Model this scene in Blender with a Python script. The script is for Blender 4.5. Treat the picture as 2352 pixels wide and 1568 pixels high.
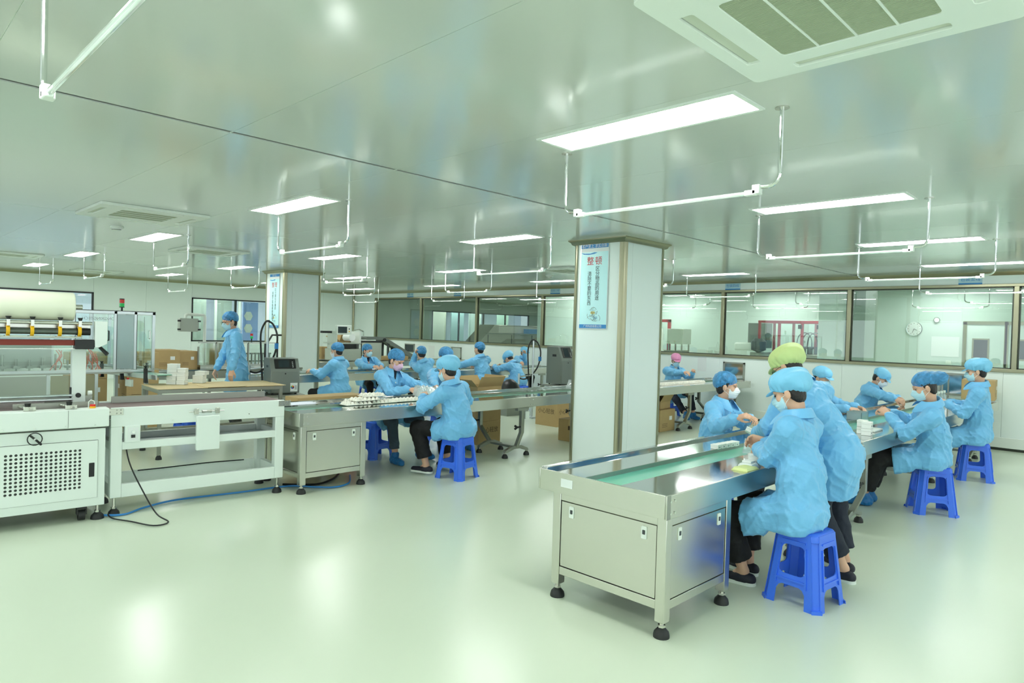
import bpy, bmesh, math, random
import numpy as np
from mathutils import Vector, Matrix
from mathutils.geometry import tessellate_polygon
for _o in list(bpy.data.objects): bpy.data.objects.remove(_o)
S = bpy.context.scene
COL = S.collection
R = math.radians
rnd = random.Random(7)

# ------------------------------------------------------------------ camera
def cam_axes(yaw, pitch, roll):
    f = Vector((math.cos(pitch)*math.cos(yaw), math.cos(pitch)*math.sin(yaw), math.sin(pitch)))
    r = Vector((math.sin(yaw), -math.cos(yaw), 0)); u = r.cross(f)
    c, s = math.cos(roll), math.sin(roll)
    return f, c*r+s*u, -s*r+c*u
_f, _r, _u = cam_axes(.7813, -.0172, .0294)
cam = bpy.data.objects.new('camera', bpy.data.cameras.new('camera'))
COL.objects.link(cam)
cam.matrix_world = Matrix(((_r.x, _u.x, -_f.x, 0), (_r.y, _u.y, -_f.y, 0), (_r.z, _u.z, -_f.z, 1.65), (0, 0, 0, 1)))
cam.data.sensor_width = 36; cam.data.lens = 1535.7/2352*36
cam.data.clip_start = .05; cam.data.clip_end = 100
S.camera = cam
# ------------------------------------------------------------------ world + exposure
W = bpy.data.worlds.new('world'); S.world = W; W.use_nodes = True
W.node_tree.nodes['Background'].inputs[0].default_value = (.75, .85, .95, 1)
W.node_tree.nodes['Background'].inputs[1].default_value = .6
S.view_settings.view_transform = 'Standard'; S.view_settings.look = 'None'
S.view_settings.gamma = 1; S.view_settings.use_curve_mapping = False
S.view_settings.exposure = 0.46
LAMP_E = 17.0
LAMP_C = (.97, 1.0, .96)

# fill lights added at invented window bands in the unseen walls behind the camera
def fill_light(name, loc, rot_, sx, sy, watts):
    l = bpy.data.lights.new(name, 'AREA'); l.shape = 'RECTANGLE'; l.size = sx; l.size_y = sy; l.energy = watts; l.color = (.90, .98, 1.0)
    o = bpy.data.objects.new(name, l); COL.objects.link(o); o.location = loc; o.rotation_euler = rot_; return o
fill_light('window_daylight', (-3.46, 5.5, 1.7), (0, R(-90), 0), 1.5, 15, 80)
fill_light('window_daylight', (5.5, -3.96, 1.7), (R(90), 0, 0), 15, 1.5, 75)

# ------------------------------------------------------------------ materials
def lin(c): return tuple(((x/255)/12.92 if x/255 <= .04045 else ((x/255+.055)/1.055)**2.4) for x in c)
MATS = {}
def mat(name, col, rough=.5, metal=0, spec=.5, noise=None, bump=None, coat=0, alpha=1, emit=None, trans=0, sheen=0, var=0, brushed=None):
    if name in MATS: return MATS[name]
    m = bpy.data.materials.new(name); m.use_nodes = True; nt = m.node_tree; b = nt.nodes['Principled BSDF']
    c = lin(col); b.inputs['Base Color'].default_value = (*c, 1)
    b.inputs['Roughness'].default_value = rough; b.inputs['Metallic'].default_value = metal
    b.inputs['Specular IOR Level'].default_value = spec; b.inputs['Coat Weight'].default_value = coat
    b.inputs['Coat Roughness'].default_value = .05
    b.inputs['Alpha'].default_value = alpha; b.inputs['Transmission Weight'].default_value = trans
    b.inputs['Sheen Weight'].default_value = sheen
    if emit: b.inputs['Emission Color'].default_value = (*lin(col), 1); b.inputs['Emission Strength'].default_value = emit
    if noise or bump or var or brushed:
        tc = nt.nodes.new('ShaderNodeTexCoord'); mp = nt.nodes.new('ShaderNodeMapping'); nt.links.new(tc.outputs['Object'], mp.inputs[0])
        nz = nt.nodes.new('ShaderNodeTexNoise'); nt.links.new(mp.outputs[0], nz.inputs[0])
        nz.inputs['Scale'].default_value = (noise or 5); nz.inputs['Detail'].default_value = 4
        if brushed: mp.inputs['Scale'].default_value = brushed
        if bump:
            bp = nt.nodes.new('ShaderNodeBump'); bp.inputs['Strength'].default_value = bump; bp.inputs['Distance'].default_value = .02
            nt.links.new(nz.outputs[0], bp.inputs['Height']); nt.links.new(bp.outputs[0], b.inputs['Normal'])
        if var:
            mx = nt.nodes.new('ShaderNodeMix'); mx.data_type = 'RGBA'; mx.inputs['A'].default_value = (*c, 1)
            mx.inputs['B'].default_value = (*[x*(1-var) for x in c], 1)
            nt.links.new(nz.outputs[0], mx.inputs['Factor']); nt.links.new(mx.outputs['Result'], b.inputs['Base Color'])
    MATS[name] = m; return m
def glass_mat(name, tint, refl=.06, rough=.0, dens=0.0, col=(.8, .9, .9)):
    m = bpy.data.materials.new(name); m.use_nodes = True; nt = m.node_tree; nt.nodes.clear()
    o = nt.nodes.new('ShaderNodeOutputMaterial'); tr = nt.nodes.new('ShaderNodeBsdfTransparent'); tr.inputs[0].default_value = (*tint, 1)
    gl = nt.nodes.new('ShaderNodeBsdfGlossy'); gl.inputs['Roughness'].default_value = rough; gl.inputs[0].default_value = (.95, 1, .97, 1)
    fr = nt.nodes.new('ShaderNodeFresnel'); fr.inputs[0].default_value = 1.5
    ad = nt.nodes.new('ShaderNodeMath'); ad.operation = 'MULTIPLY_ADD'; ad.inputs[1].default_value = 1.6; ad.inputs[2].default_value = refl
    ad.use_clamp = True
    nt.links.new(fr.outputs[0], ad.inputs[0]); mx = nt.nodes.new('ShaderNodeMixShader')
    ge = nt.nodes.new('ShaderNodeNewGeometry'); iv = nt.nodes.new('ShaderNodeMath'); iv.operation = 'SUBTRACT'; iv.inputs[0].default_value = 1; nt.links.new(ge.outputs['Backfacing'], iv.inputs[1])
    ml = nt.nodes.new('ShaderNodeMath'); ml.operation = 'MULTIPLY'; nt.links.new(ad.outputs[0], ml.inputs[0]); nt.links.new(iv.outputs[0], ml.inputs[1]); nt.links.new(ml.outputs[0], mx.inputs[0]); last = tr
    if dens:
        df = nt.nodes.new('ShaderNodeBsdfDiffuse'); df.inputs[0].default_value = (*col, 1); m2 = nt.nodes.new('ShaderNodeMixShader')
        m2.inputs[0].default_value = dens; nt.links.new(tr.outputs[0], m2.inputs[1]); nt.links.new(df.outputs[0], m2.inputs[2]); last = m2
    nt.links.new(last.outputs[0], mx.inputs[1]); nt.links.new(gl.outputs[0], mx.inputs[2]); nt.links.new(mx.outputs[0], o.inputs[0])
    MATS[name] = m; return m
def emis(name, col, e):
    m = bpy.data.materials.new(name); m.use_nodes = True; nt = m.node_tree; nt.nodes.clear()
    o = nt.nodes.new('ShaderNodeOutputMaterial'); em = nt.nodes.new('ShaderNodeEmission'); em.inputs[0].default_value = (*col, 1); em.inputs[1].default_value = e
    nt.links.new(em.outputs[0], o.inputs[0]); MATS[name] = m; return m
M_lamp = emis('lamp_panel', LAMP_C, LAMP_E)
M_ceil = mat('ceiling_paint', (202, 209, 202), .13, spec=.6, coat=.12, noise=1.3, bump=.02); M_ceil.node_tree.nodes['Principled BSDF'].inputs['Coat Roughness'].default_value = .1
M_floor = mat('floor_epoxy', (209, 221, 200), .24, spec=.5, noise=.9, bump=.012)
M_wall = mat('wall_panel', (236, 247, 243), .35, spec=.4)
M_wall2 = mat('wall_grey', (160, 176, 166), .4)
M_white = mat('white_paint', (232, 240, 232), .35, spec=.5)
M_mwhite = mat('machine_white', (230, 240, 234), .35, spec=.5)
M_dark = mat('seam_dark', (70, 74, 66), .3, metal=.6)
M_lite = mat('seam_light', (212, 224, 212), .4)
M_alu = mat('champagne_aluminium', (158, 156, 130), .3, metal=.85, spec=.6)
M_steel = mat('stainless_steel', (206, 206, 196), .24, metal=1, noise=30, brushed=(1, 1, 40), bump=.015)
M_steelt = mat('steel_top', (196, 199, 198), .08, metal=1)
M_steeld = mat('steel_dull', (165, 168, 158), .38, metal=.9)
M_chrome = mat('chrome', (225, 228, 226), .08, metal=1)
M_alup = mat('aluminium_profile', (205, 212, 212), .3, metal=.85)
M_black = mat('black_plastic', (22, 24, 24), .4)
M_rub = mat('black_rubber', (34, 36, 36), .55)
M_belt = mat('green_belt', (98, 188, 162), .2, coat=.3)
M_bbelt = mat('brown_belt', (120, 100, 100), .6)
M_coat = mat('coat_cloth', (118, 190, 236), .40, spec=.4, noise=26, bump=.22, sheen=.1)
M_capb = mat('cap_cloth', (130, 204, 242), .5, noise=30, bump=.25)
M_capg = mat('cap_green', (205, 224, 150), .55, noise=30, bump=.25)
M_capp = mat('cap_pink', (226, 150, 190), .55, noise=30, bump=.25)
M_skin = mat('skin', (222, 178, 150), .5, spec=.35, noise=12, var=.1)
M_hair = mat('hair', (28, 24, 24), .45, noise=60, bump=.4)
M_black2 = mat('trousers_black', (20, 20, 22), .8, noise=30, bump=.2)
M_navy = mat('trousers_navy', (26, 34, 50), .8, noise=30, bump=.2)
M_jean = mat('trousers_jean', (72, 92, 106), .8, noise=30, bump=.3, var=.2)
M_camo = mat('trousers_camo', (96, 98, 88), .8, noise=14, bump=.3, var=.8)
M_mask = mat('mask_white', (236, 242, 244), .6)
M_maskb = mat('mask_blue', (186, 226, 238), .6)
M_maskp = mat('mask_pink', (228, 190, 216), .6)
M_shoec = mat('shoe_cover', (24, 112, 176), .4, noise=40, bump=.5)
M_shoe = mat('shoe_navy', (30, 32, 46), .6)
M_stool = mat('stool_blue', (60, 116, 240), .3, spec=.5)
M_card = mat('cardboard', (190, 162, 112), .7, noise=8, var=.12)
M_cardd = mat('cardboard_in', (160, 134, 92), .8)
M_box = mat('white_carton', (238, 242, 236), .5)
M_pulp = mat('paper_pulp', (236, 234, 222), .8, noise=50, bump=.3)
M_film = mat('film_roll', (232, 236, 214), .25, coat=.4)
M_yel = mat('yellow_ring', (240, 186, 20), .4)
M_red = mat('red_paint', (170, 26, 44), .4)
M_redb = mat('red_button', (220, 40, 36), .35)
M_brown = mat('seal_bar', (132, 44, 30), .5)
M_blue = mat('sign_blue', (60, 140, 205), .5)
M_grey = mat('machine_grey', (118, 126, 120), .4, metal=.3)
M_greyd = mat('machine_grey_dark', (66, 72, 72), .4)
M_screen = mat('screen_dark', (44, 56, 60), .15)
M_paper = mat('paper', (232, 238, 236), .7)
M_pink = mat('pink_tube', (232, 130, 112), .5)
M_purple = mat('purple_hose', (66, 40, 160), .4)
M_orange = mat('orange_tip', (236, 130, 40), .5)
M_cblue = mat('cable_blue', (44, 130, 200), .4)
M_glass = glass_mat('window_glass', (.90, .95, .92), .03)
M_pc = glass_mat('clear_polycarbonate', (.9, .95, .94), .04)
M_pcf = glass_mat('frosted_film', (.6, .7, .72), .05, .2, .45, (.55, .66, .68))
M_plas = glass_mat('plastic_bag', (.9, .94, .95), .12, .15, .3, (.9, .94, .95))
M_tube = glass_mat('tube_glass', (.93, .97, .95), .15, .08, .35, (.95, 1, .96))
M_skyb = emis('lit_corridor', (.55, .66, .95), .75)
M_out = emis('daylight_pane', (.86, .93, 1.0), 1.6)
# ------------------------------------------------------------------ geometry helpers
class MB:
    def __init__(s): s.v = []; s.f = []; s.m = []; s.cm = 0
    def add(s, vs, fs):
        n = len(s.v); s.v += [tuple(p) for p in vs]; s.f += [tuple(i+n for i in f) for f in fs]; s.m += [s.cm]*len(fs); return s
    def box(s, x0, y0, z0, x1, y1, z1, T=None):
        vs = [Vector((x, y, z)) for z in (z0, z1) for y in (y0, y1) for x in (x0, x1)]
        if T is not None: vs = [T @ p for p in vs]
        return s.add(vs, [(0, 2, 3, 1), (4, 5, 7, 6), (0, 1, 5, 4), (2, 6, 7, 3), (0, 4, 6, 2), (1, 3, 7, 5)])
    def cbox(s, c, d, rz=0):
        T = Matrix.Translation(c) @ Matrix.Rotation(rz, 4, 'Z'); a, b, e = d[0]/2, d[1]/2, d[2]/2
        return s.box(-a, -b, -e, a, b, e, T)
    def cyl(s, p0, p1, r, n=12, r2=None, cap=True):
        p0 = Vector(p0); p1 = Vector(p1); d = (p1-p0).normalized(); a = d.orthogonal().normalized(); b = d.cross(a); r2 = r if r2 is None else r2
        vs = []
        for p, q in ((p0, r), (p1, r2)):
            for k in range(n):
                t = 2*math.pi*k/n; vs.append(p+a*math.cos(t)*q+b*math.sin(t)*q)
        fs = [(k, (k+1) % n, n+(k+1) % n, n+k) for k in range(n)]
        if cap: fs += [tuple(range(n-1, -1, -1)), tuple(range(n, 2*n))]
        return s.add(vs, fs)
    def tube(s, pts, r, n=8, closed=False):
        pts = [Vector(p) for p in pts]; m = len(pts); rings = []; ref = None
        for i, p in enumerate(pts):
            if closed: d = pts[(i+1) % m]-pts[i-1]
            else: d = pts[min(i+1, m-1)]-pts[max(i-1, 0)]
            d.normalize()
            if ref is None: ref = d.orthogonal().normalized()
            ref = (ref-d*ref.dot(d)).normalized(); b = d.cross(ref); q = r[i] if isinstance(r, (list, tuple)) else r
            rings.append([p+ref*math.cos(2*math.pi*k/n)*q+b*math.sin(2*math.pi*k/n)*q for k in range(n)])
        vs = [v for rg in rings for v in rg]; fs = []
        for i in range(m if closed else m-1):
            j = (i+1) % m
            for k in range(n): fs.append((i*n+k, i*n+(k+1) % n, j*n+(k+1) % n, j*n+k))
        if not closed: fs += [tuple(range(n-1, -1, -1)), tuple((m-1)*n+k for k in range(n))]
        return s.add(vs, fs)
    def lathe(s, prof, c, n=16, T=None):
        vs = []; c = Vector(c)
        for (r, z) in prof:
            for k in range(n):
                p = Vector((r*math.cos(2*math.pi*k/n), r*math.sin(2*math.pi*k/n), z)); vs.append((T @ p if T is not None else p)+c)
        fs = []; m = len(prof)
        for i in range(m-1):
            for k in range(n): fs.append((i*n+k, i*n+(k+1) % n, (i+1)*n+(k+1) % n, (i+1)*n+k))
        fs += [tuple(range(n-1, -1, -1)), tuple((m-1)*n+k for k in range(n))]
        return s.add(vs, fs)
    def plate(s, loops, th, fn):
        """flat plate of 2-D loops (outer, then holes), thickness th along third axis, mapped by fn(a,b,c)"""
        L = [[Vector((a, b, 0)) for a, b in lp] for lp in loops]; tri = tessellate_polygon(L); pts = [p for lp in L for p in lp]; n = len(pts)
        vs = [fn(p.x, p.y, 0) for p in pts]+[fn(p.x, p.y, th) for p in pts]
        fs = [tuple(t) for t in tri]+[tuple(i+n for i in reversed(t)) for t in tri]; o = 0
        for lp in L:
            k = len(lp)
            for i in range(k): fs.append((o+i, o+(i+1) % k, n+o+(i+1) % k, n+o+i))
            o += k
        return s.add(vs, fs)
    def prism(s, poly, a, b, fn):
        n = len(poly); vs = [fn(p[0], p[1], a) for p in poly]+[fn(p[0], p[1], b) for p in poly]
        return s.add(vs, [tuple(range(n-1, -1, -1)), tuple(range(n, 2*n))]+[(i, (i+1) % n, n+(i+1) % n, n+i) for i in range(n)])
    def xf(s, T): s.v = [tuple(T @ Vector(p)) for p in s.v]; return s
    def build(s, name, mats, parent=None, smooth=True, bevel=0, world=True, fix=True):
        me = bpy.data.meshes.new(name); v = s.v; off = Vector((0, 0, 0))
        if parent is not None and world:
            off = TOTAL(parent)
        elif parent is None:
            xs = np.array(v); mn = xs.min(0); mx = xs.max(0); off = Vector(((mn[0]+mx[0])/2, (mn[1]+mx[1])/2, mn[2]))
        me.from_pydata([(p[0]-off[0], p[1]-off[1], p[2]-off[2]) for p in v], [], s.f)
        for m in (mats if isinstance(mats, (list, tuple)) else [mats]): me.materials.append(m)
        if max(s.m, default=0) > 0: me.polygons.foreach_set('material_index', s.m)
        if fix:
            bm = bmesh.new(); bm.from_mesh(me); bmesh.ops.recalc_face_normals(bm, faces=bm.faces); bm.to_mesh(me); bm.free()
        if smooth:
            me.shade_smooth(); me.set_sharp_from_angle(angle=R(35))
        o = bpy.data.objects.new(name, me); COL.objects.link(o)
        if parent is not None: o.parent = parent
        else: o.location = off
        if bevel:
            b = o.modifiers.new('bevel', 'BEVEL'); b.width = bevel; b.segments = 2; b.limit_method = 'ANGLE'; b.angle_limit = R(40)
        return o
def TOTAL(o):
    t = Vector((0, 0, 0))
    while o is not None: t += o.location; o = o.parent
    return t
def thing(name, label, cat, loc=(0, 0, 0), rz=0, group=None):
    o = bpy.data.objects.new(name, None); COL.objects.link(o); o.empty_display_size = .1
    o.location = loc; o.rotation_euler = (0, 0, rz); o['label'] = label; o['category'] = cat
    if group: o['group'] = group
    return o
def tag(o, label, cat, group=None):
    o['label'] = label; o['category'] = cat
    if group: o['group'] = group
    return o
def struct(o, label=None):
    o['kind'] = 'structure'
    if label: o['label'] = label
    return o
def dup(root, loc, rz=None, label=None, group=None):
    def cp(o, par):
        c = o.copy(); COL.objects.link(c)
        if par is not None: c.parent = par
        for ch in kids[o.name]: cp(ch, c)
        return c
    kids = {}
    def walk(o): kids[o.name] = list(o.children); [walk(c) for c in o.children]
    walk(root); r = cp(root, None); r.location = loc
    if rz is not None: r.rotation_euler = (0, 0, rz)
    if label: r['label'] = label
    if group: r['group'] = group
    return r
def share(o, parent, loc, rz=0):
    c = o.copy(); COL.objects.link(c); c.parent = parent; c.location = loc
    if rz: c.rotation_euler = (0, 0, rz)
    return c
def ident(a, b, c): return Vector((a, b, c))
def rrect(x0, z0, x1, z1, r, n=4):
    p = []
    for cx, cz, a0 in ((x1-r, z1-r, 0), (x0+r, z1-r, 90), (x0+r, z0+r, 180), (x1-r, z0+r, 270)):
        for k in range(n+1):
            t = R(a0+90*k/n); p.append((cx+r*math.cos(t), cz+r*math.sin(t)))
    return p
def arc(c, r, a0, a1, n, fn):
    return [fn(c[0]+r*math.cos(R(a0+(a1-a0)*k/n)), c[1]+r*math.sin(R(a0+(a1-a0)*k/n))) for k in range(n+1)]
def text(name, s, size, m, parent, o, ux, uy, depth=.0015, align='CENTER'):
    """flat lettering: lower-left frame at point o, reading direction ux, up direction uy (world)"""
    cu = bpy.data.curves.new(name, 'FONT'); cu.body = s; cu.size = size; cu.align_x = align; cu.align_y = 'CENTER'; cu.extrude = 0
    ob = bpy.data.objects.new(name, cu); COL.objects.link(ob); dg = bpy.context.evaluated_depsgraph_get(); dg.update()
    me = bpy.data.meshes.new_from_object(ob.evaluated_get(dg)); bpy.data.objects.remove(ob)
    ux = Vector(ux).normalized(); uy = Vector(uy).normalized(); n = ux.cross(uy)
    T = Matrix(((ux.x, uy.x, n.x, o[0]), (ux.y, uy.y, n.y, o[1]), (ux.z, uy.z, n.z, o[2]), (0, 0, 0, 1)))
    off = TOTAL(parent) if parent is not None else Vector((0, 0, 0))
    me.transform(Matrix.Translation(-off) @ T); me.materials.clear(); me.materials.append(m)
    r = bpy.data.objects.new(name, me); COL.objects.link(r)
    if parent is not None: r.parent = parent
    return r
# ================================================================== the room
ZC = 2.783; XW = 12.8; YW = 20.6; X0 = -3.5; Y0 = -4.0; XB = 17.2
def sb(name, m, *b, **k): return struct(MB().box(*b).build(name, m, **k))
fl = sb('floor', M_floor, X0, Y0, -.1, XB, YW+3.5, 0, smooth=False)
cr = struct(bpy.data.objects.new('ceiling', None)); COL.objects.link(cr); cr.location = (5, 8, ZC)
ys = [Y0, .08, 4.05, 8.42, 12.05, 15.8, YW]
xs = [X0]+[.46+1.19*k for k in range(-3, 11) if .46+1.19*k > X0+.3 and .46+1.19*k < XW-.4]+[XW]
for j in range(len(ys)-1):
    g1 = .02 if ys[j] == 4.05 else .004; g2 = .02 if ys[j+1] == 4.05 else .004
    for i in range(len(xs)-1):
        MB().box(xs[i]+.0015, ys[j]+g1, ZC, xs[i+1]-.0015, ys[j+1]-g2, ZC+.05).build('panel', M_ceil, cr, smooth=False)
b = MB()
for y in ys[1:-1]: b.box(X0, y-.022, ZC+.006, XW, y+.022, ZC+.03)
b.box(X0, Y0, ZC+.05, XB, YW, ZC+.12)
b.build('joint_strip', M_dark, cr, smooth=False)
b = MB()
for x in xs[1:-1]: b.box(x-.004, Y0, ZC+.002, x+.004, YW, ZC+.02)
b.build('joint_filler', M_lite, cr, smooth=False)
MB().box(XW+.06, Y0, ZC, XB, YW+3.5, ZC+.04).build('panel', M_ceil, cr, smooth=False)
# unseen walls behind the camera
wb = struct(bpy.data.objects.new('wall_back', None)); COL.objects.link(wb); wb.location = (X0, 8, 0)
for (y0, y1, z0, z1) in ((Y0, YW, 0, .95), (Y0, YW, 2.45, ZC), (Y0, -2, .95, 2.45), (13, YW, .95, 2.45)): MB().box(X0-.1, y0, z0, X0, y1, z1).build('panel', M_wall, wb, smooth=False)
wf = struct(bpy.data.objects.new('wall_front', None)); COL.objects.link(wf); wf.location = (5, Y0, 0)
for (x0, x1, z0, z1) in ((X0, XB, 0, .95), (X0, XB, 2.45, ZC), (X0, -2, .95, 2.45), (13, XB, .95, 2.45)): MB().box(x0, Y0-.1, z0, x1, Y0, z1).build('panel', M_wall, wf, smooth=False)
for nm, hz in (('window_20', 0), ('window_21', 1)):  # unseen window bands, added to go with the fill lights
    w = struct(bpy.data.objects.new(nm, None)); COL.objects.link(w); w.location = (X0, 5.5, .95) if hz == 0 else (5.5, Y0, .95)
    b = MB()
    for k in range(11):
        q = -2+1.5*k
        if hz == 0: b.box(X0-.08, q-.025, .95, X0-.02, q+.025, 2.45)
        else: b.box(q-.025, Y0-.08, .95, q+.025, Y0-.02, 2.45)
    b.build('window_frame', M_alu, w)
# left (far) wall with two black-framed windows
wl = struct(bpy.data.objects.new('wall_left', None)); COL.objects.link(wl); wl.location = (5, YW, 0)
wins = [(.6, 4.81, 1.04, 2.33), (7.33, 10.4, 1.04, 2.33)]
def wallp(a, b_, z0, z1): MB().box(a+.002, YW, z0, b_-.002, YW+.06, z1).build('panel', M_wall, wl, smooth=False)
xx = [X0, -2.3, -1.1, .6, 4.81, 6.1, 7.33, 10.4, 11.6, XW]
for a, c in zip(xx[:-1], xx[1:]):
    if (a, c) in ((.6, 4.81), (7.33, 10.4)): wallp(a, c, 0, 1.04); wallp(a, c, 2.33, ZC)
    else: wallp(a, c, 0, ZC)
for k, (a, c, z0, z1) in enumerate(wins):
    w = struct(bpy.data.objects.new('window_%d' % (k+1), None)); COL.objects.link(w); w.location = ((a+c)/2, YW, z0)
    b = MB(); t = .035
    for q in ((a, z0, c, z0+t), (a, z1-t, c, z1), (a, z0, a+t, z1), (c-t, z0, c, z1)): b.box(q[0], YW-.02, q[1], q[2], YW+.07, q[3])
    mx = [a+(c-a)*.5] if k == 0 else [8.63]
    for x in mx: b.box(x-.02, YW-.02, z0, x+.02, YW+.07, z1)
    b.build('window_frame', M_black, w, smooth=False)
    e = [a]+mx+[c]
    for p, q in zip(e[:-1], e[1:]): MB().box(p+.02, YW+.02, z0+.02, q-.02, YW+.03, z1-.02).build('pane', M_glass, w, smooth=False)
# lit corridor beyond the left wall
M_corr = mat('corridor_wall', (205, 214, 235), .5)
sb('wall_corridor', M_corr, X0, YW+3.2, 0, XB, YW+3.3, ZC)
c = MB().box(X0, YW+.1, ZC-.02, XB, YW+3.2, ZC).build('ceiling_corridor', M_wall); struct(c)
for k, x in enumerate((1.5, 4, 6.5, 8.6, 10.5)):
    t = thing('ceiling_lamp', '%s white ceiling lamp in the corridor behind the black framed windows' % ['leftmost', 'second', 'middle', 'fourth', 'rightmost'][k], 'lamp', (x, YW+1.6, ZC-.02), 0, 'corridor ceiling lamps')
    MB().box(x-.15, YW+1, ZC-.03, x+.15, YW+2.2, ZC-.02).build('diffuser', M_lamp, t)
cw = thing('window_blind_panel', 'tall grey blue panels and white posts behind the far black framed window', 'panel', (8.6, YW+2.4, 0))
for x, w_, m in ((7.6, .5, M_wall2), (8.2, .45, M_wall2), (9.0, .5, M_wall2)): MB().box(x, YW+2.4, .0, x+w_, YW+2.45, 2.5).build('panel', m, cw)
for x in (7.95, 8.9, 9.7): MB().box(x, YW+2.3, 0, x+.07, YW+2.37, 2.5).build('post', M_white, cw)
tp = thing('blue_wall_board', 'pale blue lit wall board seen through the far window beside the column', 'board', (9.6, YW+.7, 0))
MB().box(9.25, YW+.9, .6, 9.75, YW+.95, 2.3).build('board', mat('board_blue', (150, 180, 245), .5), tp)
for z in (1.45, 1.85):
    MB().plate([[(9.42+.14*math.cos(R(60*k)), z+.16*math.sin(R(60*k))) for k in range(6)]], .02, lambda a, b_, c_: Vector((a, YW+.87+c_, b_))).build('white_hexagon', M_paper, tp)
# right wall with the glazed partition
wr = struct(bpy.data.objects.new('wall_right', None)); COL.objects.link(wr); wr.location = (XW, 8, 0)
ZS, ZT = 1.25, 2.55
yj = [Y0]+[.7+1.19*k for k in range(-3, 17) if Y0+.4 < .7+1.19*k < YW-.3]+[YW]
for a, c_ in zip(yj[:-1], yj[1:]): MB().box(XW, a+.0015, 0, XW+.06, c_-.0015, ZS-.03).build('panel', M_wall, wr, smooth=False)
MB().box(XW, Y0, ZT+.03, XW+.06, YW, ZC).build('header', M_wall, wr, smooth=False)
MB().box(XW, 19.24, ZS-.03, XW+.06, YW, ZT+.03).build('panel', M_wall, wr, smooth=False)
b = MB(); b.box(XW-.03, Y0, ZS-.035, XW+.09, 19.26, ZS+.02); b.box(XW-.03, Y0, ZT, XW+.09, 19.26, ZT+.045)
b.build('rail', M_alu, wr, bevel=.006)
posts = [19.24, 16.74, 14.15, 11.62, 9.1, 6.62, 4.18, 1.76, -.7, -3.2]
for y in posts: MB().box(XW-.025, y-.035, ZS, XW+.085, y+.035, ZT+.01).build('mullion', M_alu, wr, bevel=.006)
for n, (a, c_) in enumerate(zip(posts[1:], posts[:-1])):
    w = struct(bpy.data.objects.new('window_%d' % (n+3), None)); COL.objects.link(w); w.location = (XW, (a+c_)/2, ZS)
    MB().box(XW+.03, a+.03, ZS+.02, XW+.036, c_-.03, ZT).build('pane', M_glass, w, smooth=False)
    b = MB()
    for q in ((a+.03, ZS+.015, a+.055, ZT), (c_-.055, ZS+.015, c_-.03, ZT), (a+.03, ZS+.015, c_-.03, ZS+.035), (a+.03, ZT-.02, c_-.03, ZT)): b.box(XW+.02, q[0], q[1], XW+.045, q[2], q[3])
    b.build('window_frame', M_dark, w, smooth=False)
# baseboard and cornices
b = MB(); b.box(XW-.02, Y0, .04, XW, YW, .2); struct(b.build('baseboard_right', M_white, bevel=.005))
struct(MB().box(XW-.012, Y0, 0, XW, YW, .04).build('trim_1', M_dark))
b = MB(); b.prism([(0, 0), (-.05, 0), (-.035, -.02), (-.012, -.04), (0, -.055)], Y0, YW, lambda a, z, y: Vector((XW+a, y, ZC+z))); struct(b.build('trim_2', M_alu))
b = MB(); b.prism([(0, 0), (-.05, 0), (-.035, -.02), (-.012, -.04), (0, -.055)], X0, XW, lambda a, z, x: Vector((x, YW+a, ZC+z))); struct(b.build('trim_3', M_alu))
b = MB(); b.cyl((XW-.02, YW-.02, 0), (XW-.02, YW-.02, ZC), .04, 12); struct(b.build('trim_4', M_alu))
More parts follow.
